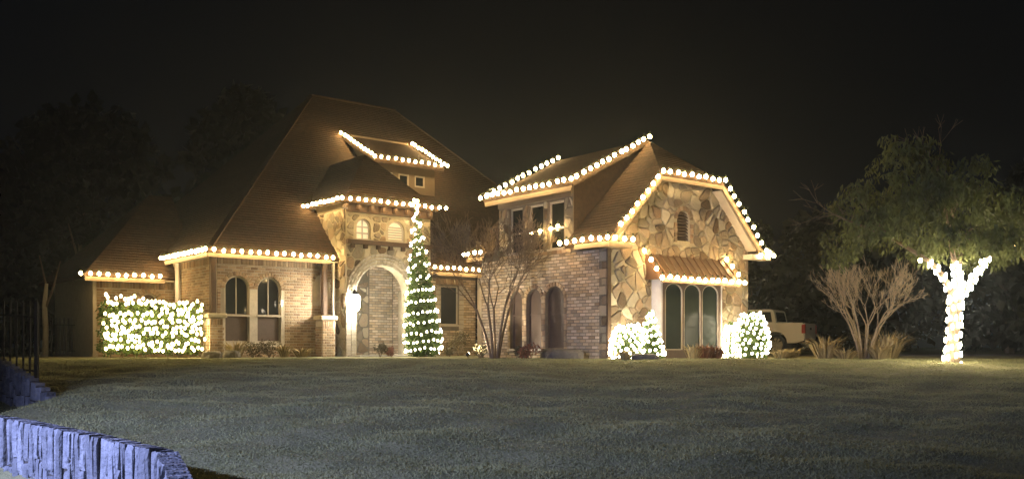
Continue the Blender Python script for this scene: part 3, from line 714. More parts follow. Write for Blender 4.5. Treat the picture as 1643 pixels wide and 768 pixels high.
strand([(RAp, 5.7, RG+.15), (-.5, 5.35, 5.16), (-.5, 1.0, 5.16), (RAp, 1.35, RG+.15)], 'string of bulbs around the shed dormer with three tall windows')
strand([(-.5, 1.5, 3.38), (-.5, -.5, 3.38), (.5, -.5, 3.38)], 'string of bulbs on the wing eave and around its stone corner')
strand([(-.5, 6.3, 3.40), (-.5, 5.35, 3.40)], 'very short string of bulbs on the eave just left of the dormer windows')
strand([(.05, -.5, 3.75), (fj, -.5, hz+.05), (6.3-fj, -.5, hz+.05), (6.6, -.5, 3.45), (7.05, -.45, 3.3), (6.35, -.45, 3.28)], 'string of bulbs tracing the clipped stone gable')
strand([(7.05, -.2, 3.32), (7.05, 6.2, 3.36)], 'string of bulbs running back along the far right eave from the gable foot')
strand([(1.42, -.08, 3.12), (1.42, -.78, 2.34), (5.12, -.78, 2.34), (5.12, -.08, 3.12)], 'string of bulbs around the copper awning over the glass doors')
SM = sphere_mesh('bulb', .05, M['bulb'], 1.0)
strand([(-.08, 3.3, 3.84), (-.08, 1.98, 3.9)], 'four small bulbs added before the dormer glass for its reflected lights', 'added reflection bulbs', .42, SM, .05)  # bulbs added in front of the panes in place of reflected lights

# porch lantern
p = H(-2.35, 10.22); t = thing('wall_lantern', 'very bright white wall lantern left of the entrance arch', 'lantern', (p.x, p.y, 1.75), TH)
mb = MB(); mb.lathe([(.09, -.15), (.16, -.05), (.17, .36), (.12, .42)], n=10); mb.build('glass', M['lantern'], t, True)
mb = MB(); mb.lathe([(.15, .42), (.06, .55), (.015, .62)], n=8); mb.build('cap', M['metal'], t)
mb = MB(); mb.box(-.03, .03, .08, .26, .46, .50); mb.build('bracket', M['metal'], t)
p = H(-4.66, 11.15); t = thing('pane_glint', 'tiny glow added for the reflection at the right edge of the second arched window', 'glow', (p.x, p.y, 1.75), TH)  # added glowing stick and bracket in place of a window reflection
mb = MB(); mb.lathe([(.012, 0), (.022, .03), (.022, .16), (.012, .19)], n=8); mb.build('glass', M['coolbulb'], t, True)
mb = MB(); mb.box(-.025, .025, .03, .2, .10, .14); mb.build('bracket', M['metal'], t)

# ------------------------------------------------------------------ foliage helpers
def leaves(n, centres, radii, size, m, name='foliage', squash=1.0, droop=0.0, shell=0.5):
    c = np.asarray(centres, float); r = np.asarray(radii, float); k = rng.choice(len(c), n, p=(r**2)/(r**2).sum())
    d = rng.normal(size=(n, 3)); d /= np.linalg.norm(d, axis=1)[:, None]
    rad = (shell+(1-shell)*rng.random(n))**(1/2)
    p = c[k]+d*(r[k]*rad)[:, None]*np.array([1, 1, squash])
    u = rng.normal(size=(n, 3)); u[:, 2] -= droop*2; u /= np.linalg.norm(u, axis=1)[:, None]
    w = np.cross(u, rng.normal(size=(n, 3))); w /= np.linalg.norm(w, axis=1)[:, None]
    s = size*(0.6+0.8*rng.random(n))[:, None]; L = s*(1.0+droop)
    v = np.stack([p, p+u*L*.5+w*s*.35, p+u*L, p+u*L*.5-w*s*.35], 1)
    tone = np.clip(.5*rng.random(len(c))[k]+.5*rng.random(n), 0, 1)
    return trimesh(name, v, m, tone, 4)

# ---- hedge with light net
hp = H(-10.6, 11.0)
hd = thing('clipped_hedge', 'clipped green hedge under a net of lights at the far left wall', 'hedge', hp, TH)
cs = [(a, bb, z) for a in np.arange(.2, 2.95, .3) for bb in (.0, .3) for z in (.35, .8, 1.25, 1.5)]
ob('foliage', leaves(9000, cs, [.25]*len(cs), .09, M['leaf']), hd)
mb = MB()
for a in np.arange(.3, 3.2, .35): mb.tube([(a, .15, -.05), (a+.05, .15, .5), (a, .1, 1.2)], [.02, .015, .01], 5)
mb.build('stem', M['bark'], hd)
t = thing('net_lights', 'sagging net of lights draped over the clipped hedge', 'net lights', hp, TH)
cd = MB()
for r in range(8):
    pts = []
    for i in range(34):
        a = .0+2.98*i/33; z = .36+r*.195+.04*math.sin(a*2+r)-.08*math.sin(math.pi*i/33)*(r < 2)+random.uniform(-.07, .07)+.12*(1-i/33)*(r > 5)
        q = Vector((a+random.uniform(-.05, .05), -.36-.03*math.sin(i)+random.uniform(-.03, .03), z)); pts.append(q)
        if random.random() < .82: ob('bulb', NET, t, loc=q)
    cd.tube(pts, .006, 3)
cd.build('cord', M['cord'], t)
def lit_cone(name, label, llabel, a, b_, h, r, nb, lean=(0, 0), turns=8, group=None, bulb=None, rnd=False, leafn=5000, ls=.09):
    base = H(a, b_); t = thing(name, label, 'tree' if h > 2 else 'bush', base, TH)
    def R_(k): return r*(1-k)**.8*(1 if k > .12 else .8+k*1.6) if not rnd else r*math.sqrt(max(.02, 1-(max(0, k-.25)/.78)**2))*(1 if k > .15 else .85)
    cs = []; rs = []
    for k in np.linspace(.04, .97, int(10+h*8)):
        rr = R_(k); m_ = max(3, int(rr*22))
        for j in range(m_):
            an = 6.283*j/m_+k*9; q = rr*.62
            cs.append((lean[0]*k+q*math.cos(an), lean[1]*k+q*math.sin(an), h*k)); rs.append(max(.05, rr*.38))
    ob('foliage', leaves(leafn, cs, rs, ls, M['leaf']), t)
    mb = MB(); mb.tube([(0, 0, -.05), (lean[0]*.5, lean[1]*.5, h*.5), (lean[0]*.95, lean[1]*.95, h*.93)], [.07*h/3+.02, .04, .01], 7); mb.build('trunk', M['bark'], t)
    g = thing('string_lights', llabel, 'string lights', base, TH, group); cd = MB(); pts = []
    for i in range(nb):
        k = .03+.95*(i/nb)**(1.25 if h > 3 else 1.1) if not rnd else .04+.93*i/nb
        an = 6.283*turns*i/nb+random.uniform(-.06, .06); q = (R_(k)+.03)*1.02; k = min(.99, k+random.uniform(-.022, .022)*(1 if h < 3 else .3))
        p = Vector((lean[0]*k+q*math.cos(an), lean[1]*k+q*math.sin(an), h*k+.02*math.sin(i*2.1)+random.uniform(-.025, .025))); pts.append(p)
        if not (h > 3 and k > .5 and random.random() < .5): ob('bulb', bulb or MINI, g, loc=p)
    cd.tube(pts, .006, 3); cd.build('cord', M['cord'], g); return t
lit_cone('christmas_tree', 'tall slim evergreen wound with lights in front of the porch', 'lights spiralling up the tall slim evergreen', -.40, 8.8, 5.25, .72, 290, (-.28, .1), 13, leafn=9000, ls=.11)
st = H(-.68, 8.9); t = thing('tree_topper', 'bright cluster of bulbs at the tip of the tall evergreen', 'tree topper', (st.x, st.y, 5.18), TH)
for q in ((0, 0, .25), (-.12, -.02, .12), (.12, 0, .14), (.02, -.05, .02), (-.06, 0, .3), (.08, .02, .28)): ob('bulb', SM, t, loc=q)
mb = MB(); mb.tube([(0, 0, 0), (0, 0, .26)], .012, 5); mb.build('stem', M['metal'], t)
lit_cone('conical_bush', 'small conical bush strung with lights just left of the glass doors', 'lights wound on the conical bush left of the glass doors', .36, -1.3, 1.32, .40, 100, (0, 0), 7, bulb=MINI, leafn=2600)
lit_cone('rounded_bush', 'blazing dense lit bush at the stone corner of the wing', 'thickly packed lights on the bush at the stone corner', .12, -.75, .98, .52, 190, (0, 0), 11, rnd=True, bulb=MINI, leafn=1800)
lit_cone('rounded_bush', 'rounded lit bush beside the pickup truck', 'lights wound on the rounded bush beside the pickup', 4.80, -1.3, 1.42, .50, 150, (0, 0), 9, rnd=True, bulb=MINI, leafn=2600)
lit_cone('glare_bush', 'narrow bush added for the glare of the lit wall beside the glass doors', 'packed lights added for the wall glare right of the glass doors', 4.92, -.42, 1.08, .22, 110, (0, 0), 10, rnd=True, bulb=MINI, leafn=900)  # added lit bush, its glare takes the place of a floodlit wall

# ------------------------------------------------------------------ branching trees
def branch(mb, p, d, L, r, depth, spread, up, tips, minr=.006, n=4, kids=(2, 3)):
    pts = [p]; q = p.copy(); dd = d.copy(); seg = 3; rr = [r]
    for i in range(seg):
        dd = (dd+Vector([random.gauss(0, .09) for _ in range(3)])+Vector((0, 0, up*.12))).normalized(); q = q+dd*L/seg; pts.append(q.copy()); rr.append(max(minr*.7, r*(1-.4*(i+1)/seg)))
    mb.tube(pts, rr, 6 if r > .04 else n, cap=False)
    if depth == 0: tips.append(q); return
    for i in range(random.randint(*kids)):
        ax = Vector([random.gauss(0, 1) for _ in range(3)]).cross(dd).normalized()
        nd_ = (Matrix.Rotation(random.uniform(.5, 1.1)*spread, 3, ax) @ dd); nd_ = (nd_+Vector((0, 0, up*.25))).normalized()
        branch(mb, pts[-1] if i else pts[-1], nd_, L*random.uniform(.62, .88), max(minr, rr[-1]*random.uniform(.6, .8)), depth-1, spread, up, tips, minr, n, kids)
    if len(pts) > 2 and depth > 1:
        ax = Vector([random.gauss(0, 1) for _ in range(3)]).cross(dd).normalized()
        branch(mb, pts[2], (Matrix.Rotation(spread, 3, ax) @ dd), L*.6, max(minr, r*.45), depth-2 if depth > 1 else 0, spread, up, tips, minr, n, kids)
def bare_tree(name, label, base, stems, L, r, depth, spread, lean, m, seed, up=.5, minr=.006):
    random.seed(seed); t = thing(name, label, 'tree', base); mt = MB(); mc = MB()
    for i in range(stems):
        an = 6.283*i/stems+.4; tilt = lean*(.5+.5*random.random())
        d = Vector((math.cos(an)*tilt, math.sin(an)*tilt, 1)).normalized(); p0 = Vector((math.cos(an)*.10, math.sin(an)*.10, -.05))
        p1 = p0+d*L*.5; p2 = p1+(d+Vector((math.cos(an)*.1, math.sin(an)*.1, 0))).normalized()*L*.5
        mt.tube([p0, p1, p2], [r, r*.85, r*.7], 6)
        for k in range(2):
            nd_ = (d+Vector((math.cos(an+k*1.2-.6)*spread*.7, math.sin(an+k*1.2-.6)*spread*.7, 0))).normalized()
            branch(mc, p2, nd_, L*.55, r*.6, depth, spread, up, [], minr)
    mt.build('trunk', m, t); mc.build('branches', m, t); random.seed(seed+1)
bt = H(-1.25, 3.6)
bare_tree('bare_tree', 'bare brown multi-stem tree in front of the brick wing wall', bt, 5, 1.6, .05, 5, .62, .26, M['twig'], 11, .45, .009)
bare_tree('bare_shrub_tree', 'pale bare vase-shaped tree right of the pickup truck', (9.95, 27.0, 0), 9, 1.05, .034, 4, .55, .34, M['twig_pale'], 23, .45, .006)

# ---- oak with wrapped trunk
random.seed(5)
ok_b = Vector((10.58, 23.0, -.06))
oak = thing('oak_tree', 'spreading leafy oak with brightly wrapped trunk on the lawn', 'tree', ok_b)
mt = MB(); limbs = []
mt.tube([(0, 0, -.1), (.02, 0, .5), (.06, 0, 1.1), (.10, .02, 1.62)], [.18, .14, .13, .14], 10)
for path in ([(.10, 0, 1.5), (-.08, -.05, 1.82), (-.30, -.08, 2.15), (-.52, 0, 2.45), (-1.3, .2, 3.0), (-2.3, .1, 3.4)],
             [(.10, .02, 1.5), (.16, .05, 1.95), (.12, .1, 2.4), (.0, .2, 3.2), (-.2, .1, 4.2)],
             [(.12, 0, 1.5), (.35, -.03, 1.85), (.58, -.02, 2.15), (.82, .0, 2.5), (1.6, .2, 3.1), (2.5, .3, 3.5)],
             [(.10, .1, 1.5), (.3, .35, 1.95), (.5, .7, 2.4), (.9, 1.4, 3.2), (1.0, 2.0, 3.8)]):
    mt.tube(path, [.11, .08, .065, .055, .04, .025][:len(path)], 8); limbs.append([Vector(p) for p in path])
mt.build('trunk', M['bark'], oak)
mb = MB(); tips = []
for l in limbs:
    for k in (-1, -2, -2):
        d = (l[k]-l[k-1]).normalized(); d = (d+Vector([random.gauss(0, .5) for _ in range(3)])).normalized()
        branch(mb, l[k], d, .62, .03, 3, .7, .1, tips)
tag(mb.build('branches', M['bark'], oak), kind='stuff')
cs = []; rs = []
for i in range(150):      # uneven umbrella of leaf clumps
    an = random.uniform(0, 6.283); q = math.sqrt(random.random()); x = .1+2.8*q*math.cos(an); y = .2+2.4*q*math.sin(an)
    zt = 5.0-2.0*q*q-.22*abs(x+1); zb = 2.75-.15*q; z = zb+(zt-zb)*random.random()**.8
    cs.append((x, y, z)); rs.append(random.uniform(.2, .42))
for q in tips[::3]:
    if 2.4 < q.z < 5 and -2.9 < q.x < 3.2: cs.append(tuple(q)); rs.append(.3)
for i in range(26):      # ragged crown top and side sprays
    x = random.uniform(-1.9, .9); cs.append((x, random.uniform(-.8, .8), random.uniform(4.4, 5.35))); rs.append(.26)
ob('crown', leaves(17000, cs, rs, .078, M['leaf_oak'], 'crown', .85, 1.0, .1), oak)
t = thing('string_lights', 'lights wrapped thickly round the oak trunk and its forks', 'string lights', ok_b); cnt = 0; cd = MB()
def on_path(path, rad, k):
    path = [Vector(p) for p in path]; ls = [(path[i+1]-path[i]).length for i in range(len(path)-1)]; T = sum(ls)*k
    for i, l in enumerate(ls):
        if T <= l or i == len(ls)-1: f = T/l; return path[i].lerp(path[i+1], f), rad[i]*(1-f)+rad[i+1]*f
        T -= l
for path, rad, n, turns in (([(0, 0, .02), (.02, 0, .5), (.06, 0, 1.1), (.10, .02, 1.6)], [.19, .155, .145, .15], 46, 7),
        (limbs[0][:4], [.12, .09, .07, .06], 20, 5), (limbs[1][:3], [.12, .09, .07], 20, 5), (limbs[2][:4], [.12, .09, .08, .07], 34, 6), (limbs[3][:3], [.12, .09, .07], 14, 4)):
    pts = []
    for i in range(n):
        c, r_ = on_path(path, rad, i/(n-1)); an = 6.283*turns*i/n+random.uniform(-.1, .1)
        q = c+Vector((math.cos(an), math.sin(an), 0))*(r_+.02)+Vector((0, 0, random.uniform(-.03, .03))); pts.append(q); ob('bulb', TRK, t, loc=q)
    cd.tube(pts, .006, 3)
cd.build('cord', M['cord'], t)
for (x, y_, z, lb) in ((-1.06, -.7, 2.42, 'single bulb hanging under the left side of the oak crown'), (1.17, -.6, 2.75, 'faint small bulb hanging in the right side of the oak crown')):
    t = thing('hanging_bulb', lb, 'bulb', ok_b+Vector((x, y_, z))); ob('bulb', SM, t, loc=(0, 0, 0))
    mb = MB(); mb.tube([(0, 0, .04), (0, .05, .9)], .006, 4); mb.build('cord', M['cord'], t)

# ------------------------------------------------------------------ background trees
def crown_mesh(seed, w, h, n=7000):
    r_ = random.Random(seed); cs = []; rs = []
    for i in range(60):
        an = r_.uniform(0, 6.283); k = r_.random(); q = w*math.sqrt(r_.random())*(math.sin(math.pi*min(1, .18+.8*k)))**.7
        cs.append((q*math.cos(an), q*math.sin(an), h*(.12+.85*k))); rs.append(r_.uniform(.10, .2)*w+.3)
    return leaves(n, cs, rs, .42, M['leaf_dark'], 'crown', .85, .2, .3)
CR = [crown_mesh(1, 4.2, 9), crown_mesh(2, 5, 8), crown_mesh(3, 3.6, 11)]
bg = [(-40, 62, 0, 1.7, 'huge dark tree mass at the far left edge behind everything'), (-30, 66, 1, 2.0, 'tall dark broad tree left of the main roof peak'), (-19, 70, 2, 1.7, 'tall dark tree directly behind the main roof'), (-34, 52, 0, 1.0, 'dark tree at the left edge of the photo behind the iron fence'), (-27, 60, 2, 1.15, 'tall dark tree second from the left edge behind the house'),
      (-21, 56, 1, .9, 'dark tree behind the low left roof'), (19, 52, 1, 1.05, 'dark broad tree rising behind the pickup truck'), (26, 50, 0, .95, 'dark tree behind the pale bare tree'),
      (31, 56, 2, 1.0, 'dark tall tree standing behind the left of the oak crown'), (24.5, 38, 1, .95, 'dark broad tree at the right edge behind the oak'), (37, 60, 0, 1.15, 'dark tree beyond the lawn to the right of the oak trunk'),
      (14.5, 58, 2, .7, 'dark narrow tree just right of the stone gable')]
for (x, y, k, s, lb) in bg:
    t = thing('background_tree', lb, 'tree', (x, y, 0), random.uniform(0, 6)); t.scale = (s, s, s)
    c = ob('crown', CR[k], t); mb = MB(); mb.tube([(0, 0, -.1), (.1, 0, 2.5), (0, .1, 6)], [.28, .22, .1], 8)
    for j in range(5): mb.tube([(0, 0, 2+j*.6), (math.cos(j*2.4)*1.5, math.sin(j*2.4)*1.5, 3.6+j*.8)], [.1, .03], 5)
    mb.build('trunk', M['bark'], t)
def hedge_row():
    cs = [(x, 70+4*math.sin(x*.3), random.uniform(.4, 2.6)) for x in np.arange(-70, 75, 1.6)]
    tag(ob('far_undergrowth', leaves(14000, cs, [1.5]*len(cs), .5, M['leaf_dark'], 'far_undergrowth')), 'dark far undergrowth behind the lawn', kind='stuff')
hedge_row()
t = thing('pale_tree_trunk', 'pale bare trunk showing behind the iron fence left of the house', 'tree', (-16.6, 34.0, 0)); mb = MB()
mb.tube([(0, 0, -.1), (.03, 0, 1.0), (-.02, 0, 1.8), (.06, 0, 2.6)], [.11, .10, .09, .06], 8); mb.build('trunk', M['trim'], t)
mb = MB(); mb.tube([(0, 0, 1.7), (.25, 0, 2.3), (.5, .1, 3.4)], [.05, .04, .02], 6); mb.tube([(.05, 0, 2.5), (-.2, 0, 3.6)], [.04, .02], 6); mb.build('branches', M['twig'], t)

# ------------------------------------------------------------------ plants and rocks along the walls
def tuft(name, label, loc, h, r, m, n=90, group=None, seed=0):
    r_ = random.Random(seed); mb = MB()
    for i in range(n):
        an = r_.uniform(0, 6.283); q = r*r_.random()**.6; L = h*r_.uniform(.55, 1.1); w = .012+.012*r_.random()
        p = Vector((q*.35*math.cos(an), q*.35*math.sin(an), -.02)); mid = p+Vector((q*.4*math.cos(an), q*.4*math.sin(an), L*.65)); e = p+Vector((q*1.1*math.cos(an), q*1.1*math.sin(an), L*r_.uniform(.75, 1)))
        sd = Vector((-math.sin(an), math.cos(an), 0))*w; mb.raw([p-sd, p+sd, mid+sd, mid-sd, e], [(0, 1, 2, 3), (3, 2, 4)], r_.random())
    o = mb.build(name, m); o.location = loc; tag(o, label, 'plant', group); return o
def lump(name, label, loc, sx_, sy_, sz_, seed, m='rock', cat='rock'):
    r_ = random.Random(seed); mb = MB(); U, V = 12, 7
    for i in range(V+1):
        ph = math.pi*i/V
        for j in range(U):
            th = 6.283*j/U; d = Vector((math.sin(ph)*math.cos(th), math.sin(ph)*math.sin(th), -math.cos(ph)))
            d = Vector([math.copysign(abs(c)**.6, c) for c in d]); k = 1+.22*noise.noise(d*1.6+Vector((seed, 0, 0)))
            mb.v.append((d.x*sx_*k, d.y*sy_*k, d.z*sz_*k+sz_*.55))
    for i in range(V):
        for j in range(U): mb.f.append((i*U+j, i*U+(j+1) % U, (i+1)*U+(j+1) % U, (i+1)*U+j)); mb.t.append(.5)
    o = mb.build(name, M[m]); o.location = loc; tag(o, label, cat); return o
def shrublet(label, loc, r, h, m, seed, n=500, name='low_shrub'):
    t = thing(name, label, 'shrub', loc); r_ = random.Random(seed)
    cs = [(r*r_.uniform(-.6, .6), r*r_.uniform(-.6, .6), h*r_.uniform(.3, .8)) for _ in range(7)]
    ob('foliage', leaves(n, cs, [min(r, h)*.45]*7, .06, m, 'foliage'), t)
    mb = MB()
    for i in range(6): an = i*1.05; mb.tube([(0, 0, -.03), (r*.4*math.cos(an), r*.4*math.sin(an), h*.5)], [.012, .006], 4)
    mb.build('stem', M['twig'], t); return t
def px2(xpix, b_):      # house-plane point seen at photo column x, on the line b = b_
    k = (xpix-821.5)/1535.0; a = (k*(N0.y+CU*b_)-(N0.x-SU*b_))/(CU-k*SU); return H(a, b_)
tuft('ornamental_grass', 'pale grass clump at the foot of the left brick pedestal', px2(378, 10.2), .62, .45, M['straw'], 120, seed=1)
shrublet('brown low shrub under the first arched window', px2(405, 10.5), .4, .55, M['shrub'], 2)
shrublet('brown low shrub under the second arched window', px2(432, 10.4), .42, .62, M['shrub'], 3)
tuft('ornamental_grass', 'straw-coloured grass clump right of the two arched windows', px2(455, 10.2), .5, .35, M['straw'], 90, seed=4)
tuft('ornamental_grass', 'low straw grass between the arched windows and the right pedestal', px2(484, 10.3), .38, .5, M['straw'], 110, seed=5)
lump('boulder', 'flat dark stone between the lit hedge and the left pedestal', px2(340, 9.9)+Vector((0, 0, .0)), .32, .25, .14, 3)
lump('boulder', 'pale stone beside the left brick pedestal', px2(372, 10.0), .25, .2, .16, 9)
shrublet('dark potted-looking shrub in front of the entrance arch', px2(610, 9.0), .28, .5, M['shrub'], 6)
shrublet('small dark shrub just right of the entrance arch opening', px2(628, 9.2), .2, .36, M['redshrub'], 7, 300)
shrublet('round brown shrub beside the tall lit evergreen', px2(721, 8.8), .25, .42, M['shrub'], 8)
shrublet('thin leafy shrub under the plain rectangular window', px2(735, 10.4), .55, 1.15, M['shrub'], 9, 700)
shrublet('spreading brown shrub left of the bare tree foot', px2(770, 4.4), .32, .38, M['shrub'], 10)
shrublet('brown shrub right of the bare tree foot', px2(850, 1.6), .36, .42, M['redshrub'], 12)
shrublet('dark shrub against the arched brown panels', px2(838, 2.6), .25, .36, M['shrub'], 13)
lump('boulder', 'long dark boulder at the foot of the brick wing wall', H(-.7, 1.05), .55, .3, .20, 5)
lump('boulder', 'small pale boulder left of the long dark boulder', H(-.75, 1.75), .2, .2, .2, 6)
lump('boulder', 'low stone in front of the blazing bush at the wing corner', H(-.1, -1.55), .38, .2, .11, 8)
tuft('ornamental_grass', 'dry grass clump at the stone corner of the wing', H(-.35, -1.0), .36, .4, M['straw'], 110, seed=14)
tuft('agave', 'pale spiky agave in front of the glass doors', H(2.05, -1.35), .52, .42, M['straw'], 46, seed=15)
tuft('twiggy_plant', 'reddish twiggy plant in front of the middle glass door', H(2.75, -1.2), .5, .42, M['redshrub'], 120, seed=16)
tuft('twiggy_plant', 'reddish twiggy plant in front of the right glass door', H(3.35, -1.1), .46, .4, M['redshrub'], 110, seed=17)
tuft('ornamental_grass', 'straw grass clump in front of the rounded lit bush', H(5.3, -2.0), .34, .45, M['straw'], 110, seed=18)
tuft('ornamental_grass', 'straw grass clump between the lit bush and the truck wheel', H(5.9, -1.9), .36, .45, M['straw'], 110, seed=19)
tuft('ornamental_grass', 'pale low grass left of the bare vase-shaped tree', (9.25, 26.6, 0), .38, .5, M['straw'], 130, seed=20)
tuft('ornamental_grass', 'pale grass at the foot of the bare vase-shaped tree', (10.1, 26.3, 0), .5, .5, M['straw'], 150, seed=21)
tuft('ornamental_grass', 'tall wispy grass right of the bare vase-shaped tree', (10.75, 27.4, 0), .9, .7, M['straw'], 170, seed=22)
tuft('ornamental_grass', 'tall wispy grass between the truck and the bare vase-shaped tree', (9.3, 28.4, 0), .75, .7, M['straw'], 150, seed=23)

# ------------------------------------------------------------------ pickup truck
def truck():
    base = Vector((12.0, 42.5, .012)); t = thing('pickup_truck', 'white pickup truck parked behind the house with its tailgate to the right', 'pickup truck', base, math.atan2(.52, -.85))
    # local: +x forward, +y left side (towards camera), z up; origin at middle of the rear axle line
    hw = 1.0
    def prof(mb, pts, y0, y1):
        n = len(pts); mb.raw([(p[0], y0, p[1]) for p in pts]+[(p[0], y1, p[1]) for p in pts], [tuple(range(n)), tuple(range(2*n-1, n-1, -1))]+[(i, n+i, n+(i+1) % n, (i+1) % n) for i in range(n)])
    def wheel_arch(cx, r, z0): return [(cx+r*math.cos(math.pi*k/8), z0+r*math.sin(math.pi*k/8)) for k in range(9)]
    low = .50; pts = [(-1.15, 1.38), (-1.22, .62), (-.9, low)] + [q for q in wheel_arch(0, .5, low)][::-1] + [(3.0, low)] + wheel_arch(3.55, .5, low)[::-1] + [(4.35, .55), (4.45, 1.15), (3.0, 1.32), (2.75, 1.36), (.95, 1.38)]
    for y in (-hw, hw-.07):
        mb = MB(); prof(mb, pts, y, y+.07); mb.build('body_side', M['truck'], t)
    mb = MB(); mb.box(-1.1, 4.3, -hw+.075, hw-.075, .55, .8); mb.build('bed_floor', M['metal'], t)
    mb = MB(); mb.box(2.8, 4.38, -hw+.075, hw-.075, .8, 1.18); mb.build('bonnet', M['truck'], t)
    mb = MB(); mb.cbox(-1.24, -1.16, -hw+.08, hw-.08, .68, 1.36, .02); tg = mb.build('tailgate', M['truck'], t)
    mb = MB(); mb.box(-1.26, -1.243, -.12, .12, 1.08, 1.18); mb.build('handle', M['metal'], tg)
    mb = MB(); mb.cbox(-1.42, -1.25, -hw, hw, .50, .68, .03); mb.build('bumper', M['chrome'], t)
    for y in (-hw+.0, hw-.14):
        mb = MB(); mb.cbox(-1.265, -1.10, y-.005, y+.145, .92, 1.30, .02); mb.build('tail_light', M['red'], t)
    cab = [(.0, 1.36), (.12, 1.92), (.25, 1.98), (1.7, 1.98), (1.85, 1.92), (2.6, 1.34)]
    mb = MB(); prof(mb, cab, -hw+.1, hw-.1); c = mb.build('cab', M['truck'], t)
    for y in (hw-.1, -hw+.085):
        for q in ([(.18, 1.42), (.25, 1.86), (.95, 1.88), (.95, 1.42)], [(1.03, 1.42), (1.03, 1.88), (1.75, 1.86), (2.2, 1.42)]):
            mb = MB(); prof(mb, q, y, y+.015); mb.build('window', M['glass'], c)
    mb = MB(); mb.raw([(.03, -.7, 1.45), (.03, .7, 1.45), (.118, .68, 1.86), (.118, -.68, 1.86), (.005, -.7, 1.45), (.005, .7, 1.45), (.093, .68, 1.86), (.093, -.68, 1.86)], [(0,3,2,1), (4,5,6,7), (0,1,5,4), (2,3,7,6), (1,2,6,5), (3,0,4,7)]); mb.build('rear_window', M['glass'], c)
    mb = MB(); mb.box(2.55, 2.72, hw+.0, hw+.22, 1.38, 1.58); mb.build('mirror', M['metal'], t)
    for yy in (hw-.002, -hw-.010):
        mb = MB(); prof(mb, [(1.02, .6), (1.03, 1.34), (1.045, 1.34), (1.035, .6)], yy, yy+.012); mb.build('door_seam', M['metal'], t)
    for x in (0, 3.55):
        for y in (hw-.28, -hw+.02):
            mb = MB(); n = 20; pr = [(.30, 0), (.39, .02), (.43, .06), (.43, .20), (.39, .24), (.30, .26)]
            for (r_, yy) in pr:
                for k in range(n): mb.v.append((x+r_*math.cos(6.283*k/n), y+yy, .43+r_*math.sin(6.283*k/n)))
            for i in range(5):
                for k in range(n): mb.f.append((i*n+k, i*n+(k+1) % n, (i+1)*n+(k+1) % n, (i+1)*n+k)); mb.t.append(.5)
            wl_ = mb.build('wheel', M['tyre'], t)
            mb = MB(); mb.v = []
            for k in range(10):
                a0 = 6.283*k/10; a1 = a0+.38
                yy = y+(.22 if y > 0 else .04)
                mb.raw([(x+.05*math.cos(a0), yy, .43+.05*math.sin(a0)), (x+.29*math.cos(a0), yy, .43+.29*math.sin(a0)), (x+.29*math.cos(a1), yy, .43+.29*math.sin(a1)), (x+.05*math.cos(a1), yy, .43+.05*math.sin(a1))], [(0, 1, 2, 3)])
            mb.tube([(x, y+.08, .43), (x, y+.18, .43)], .30, 20); mb.build('rim', M['chrome'], wl_)
    mb = MB(); mb.box(4.4, 4.5, -.9, .9, .55, .95); mb.build('grille', M['chrome'], t)
    for y in (-.95, .7): mb = MB(); mb.box(4.36, 4.46, y, y+.25, .97, 1.14); mb.build('headlight', M['white'], t)
truck()

# ------------------------------------------------------------------ retaining walls of upright slabs
def slab_wall(label, path, tops, zb, hmax, wmin, wmax, single, seed):
    random.seed(seed); t = thing('retaining_wall', label, 'retaining wall', (*path[0], 0)); o = Vector((*path[0], 0))
    core = MB(); rest = MB(); cnt = 0; P = [Vector((*p, 0))-o for p in path]
    for i in range(len(P)-1):
        A, B = P[i], P[i+1]; d = (B-A).normalized(); n = Vector((d.y, -d.x, 0))
        core.raw([A+Vector((0, 0, zb)), B+Vector((0, 0, zb)), B+Vector((0, 0, tops[i+1]-.03)), A+Vector((0, 0, tops[i]-.03)),
                  A-n*.15+Vector((0, 0, zb)), B-n*.15+Vector((0, 0, zb)), B-n*.15+Vector((0, 0, tops[i+1]-.03)), A-n*.15+Vector((0, 0, tops[i]-.03))],
                 [(0,1,2,3), (5,4,7,6), (3,2,6,7), (0,3,7,4), (1,5,6,2)])
    cb = core.build('wall_core', M['joint'], t)
    for i in range(len(P)-1):
        A, B = P[i], P[i+1]; L = (B-A).length; d = (B-A).normalized(); n = Vector((d.y, -d.x, 0)); s = 0
        while s < L-.02:
            w = min(random.uniform(wmin, wmax), L-s); k = (s+w/2)/L; top_ = tops[i]*(1-k)+tops[i+1]*k+random.uniform(-.003, .005); z = top_; 
            first = True
            while z > zb+.05:
                h = random.uniform(.22, hmax); z0 = max(zb, z-h); sk_ = random.uniform(-.015, .015)
                dep = random.uniform(.012, .045); back = -.16 if first else -.05; mb = MB(); g = .008
                j = lambda q: q+Vector((random.uniform(-.012, .012), random.uniform(-.012, .012), random.uniform(-.012, .012)))
                g = .005; C = [A+d*(s+g)+Vector((0, 0, z0+g)), A+d*(s+w-g)+Vector((0, 0, z0+g)), A+d*(s+w-g+sk_)+Vector((0, 0, z-g)), A+d*(s+g+sk_)+Vector((0, 0, z-g))]
                mid = (C[0]+C[1]+C[2]+C[3])/4
                r0 = [q-n*(-back if first else .05) for q in C]; r1 = [j(q+n*dep*.5) for q in C]
                r2 = [j(mid+(q-mid)*.74+n*dep) for q in C]
                mb.raw(r0+r1+r2, [(3,2,1,0), (8,9,10,11)]+[(q*4+u, q*4+(u+1) % 4, (q+1)*4+(u+1) % 4, (q+1)*4+u) for q in range(2) for u in range(4)], random.random())
                if cnt < single: mb.build('stone', M['limestone'], t); cnt += 1
                else: rest.raw(mb.v, mb.f, random.random())
                z = z0; first = False
            s += w
    if rest.v: rest.build('stonework', M['limestone'], t, kind='stuff')
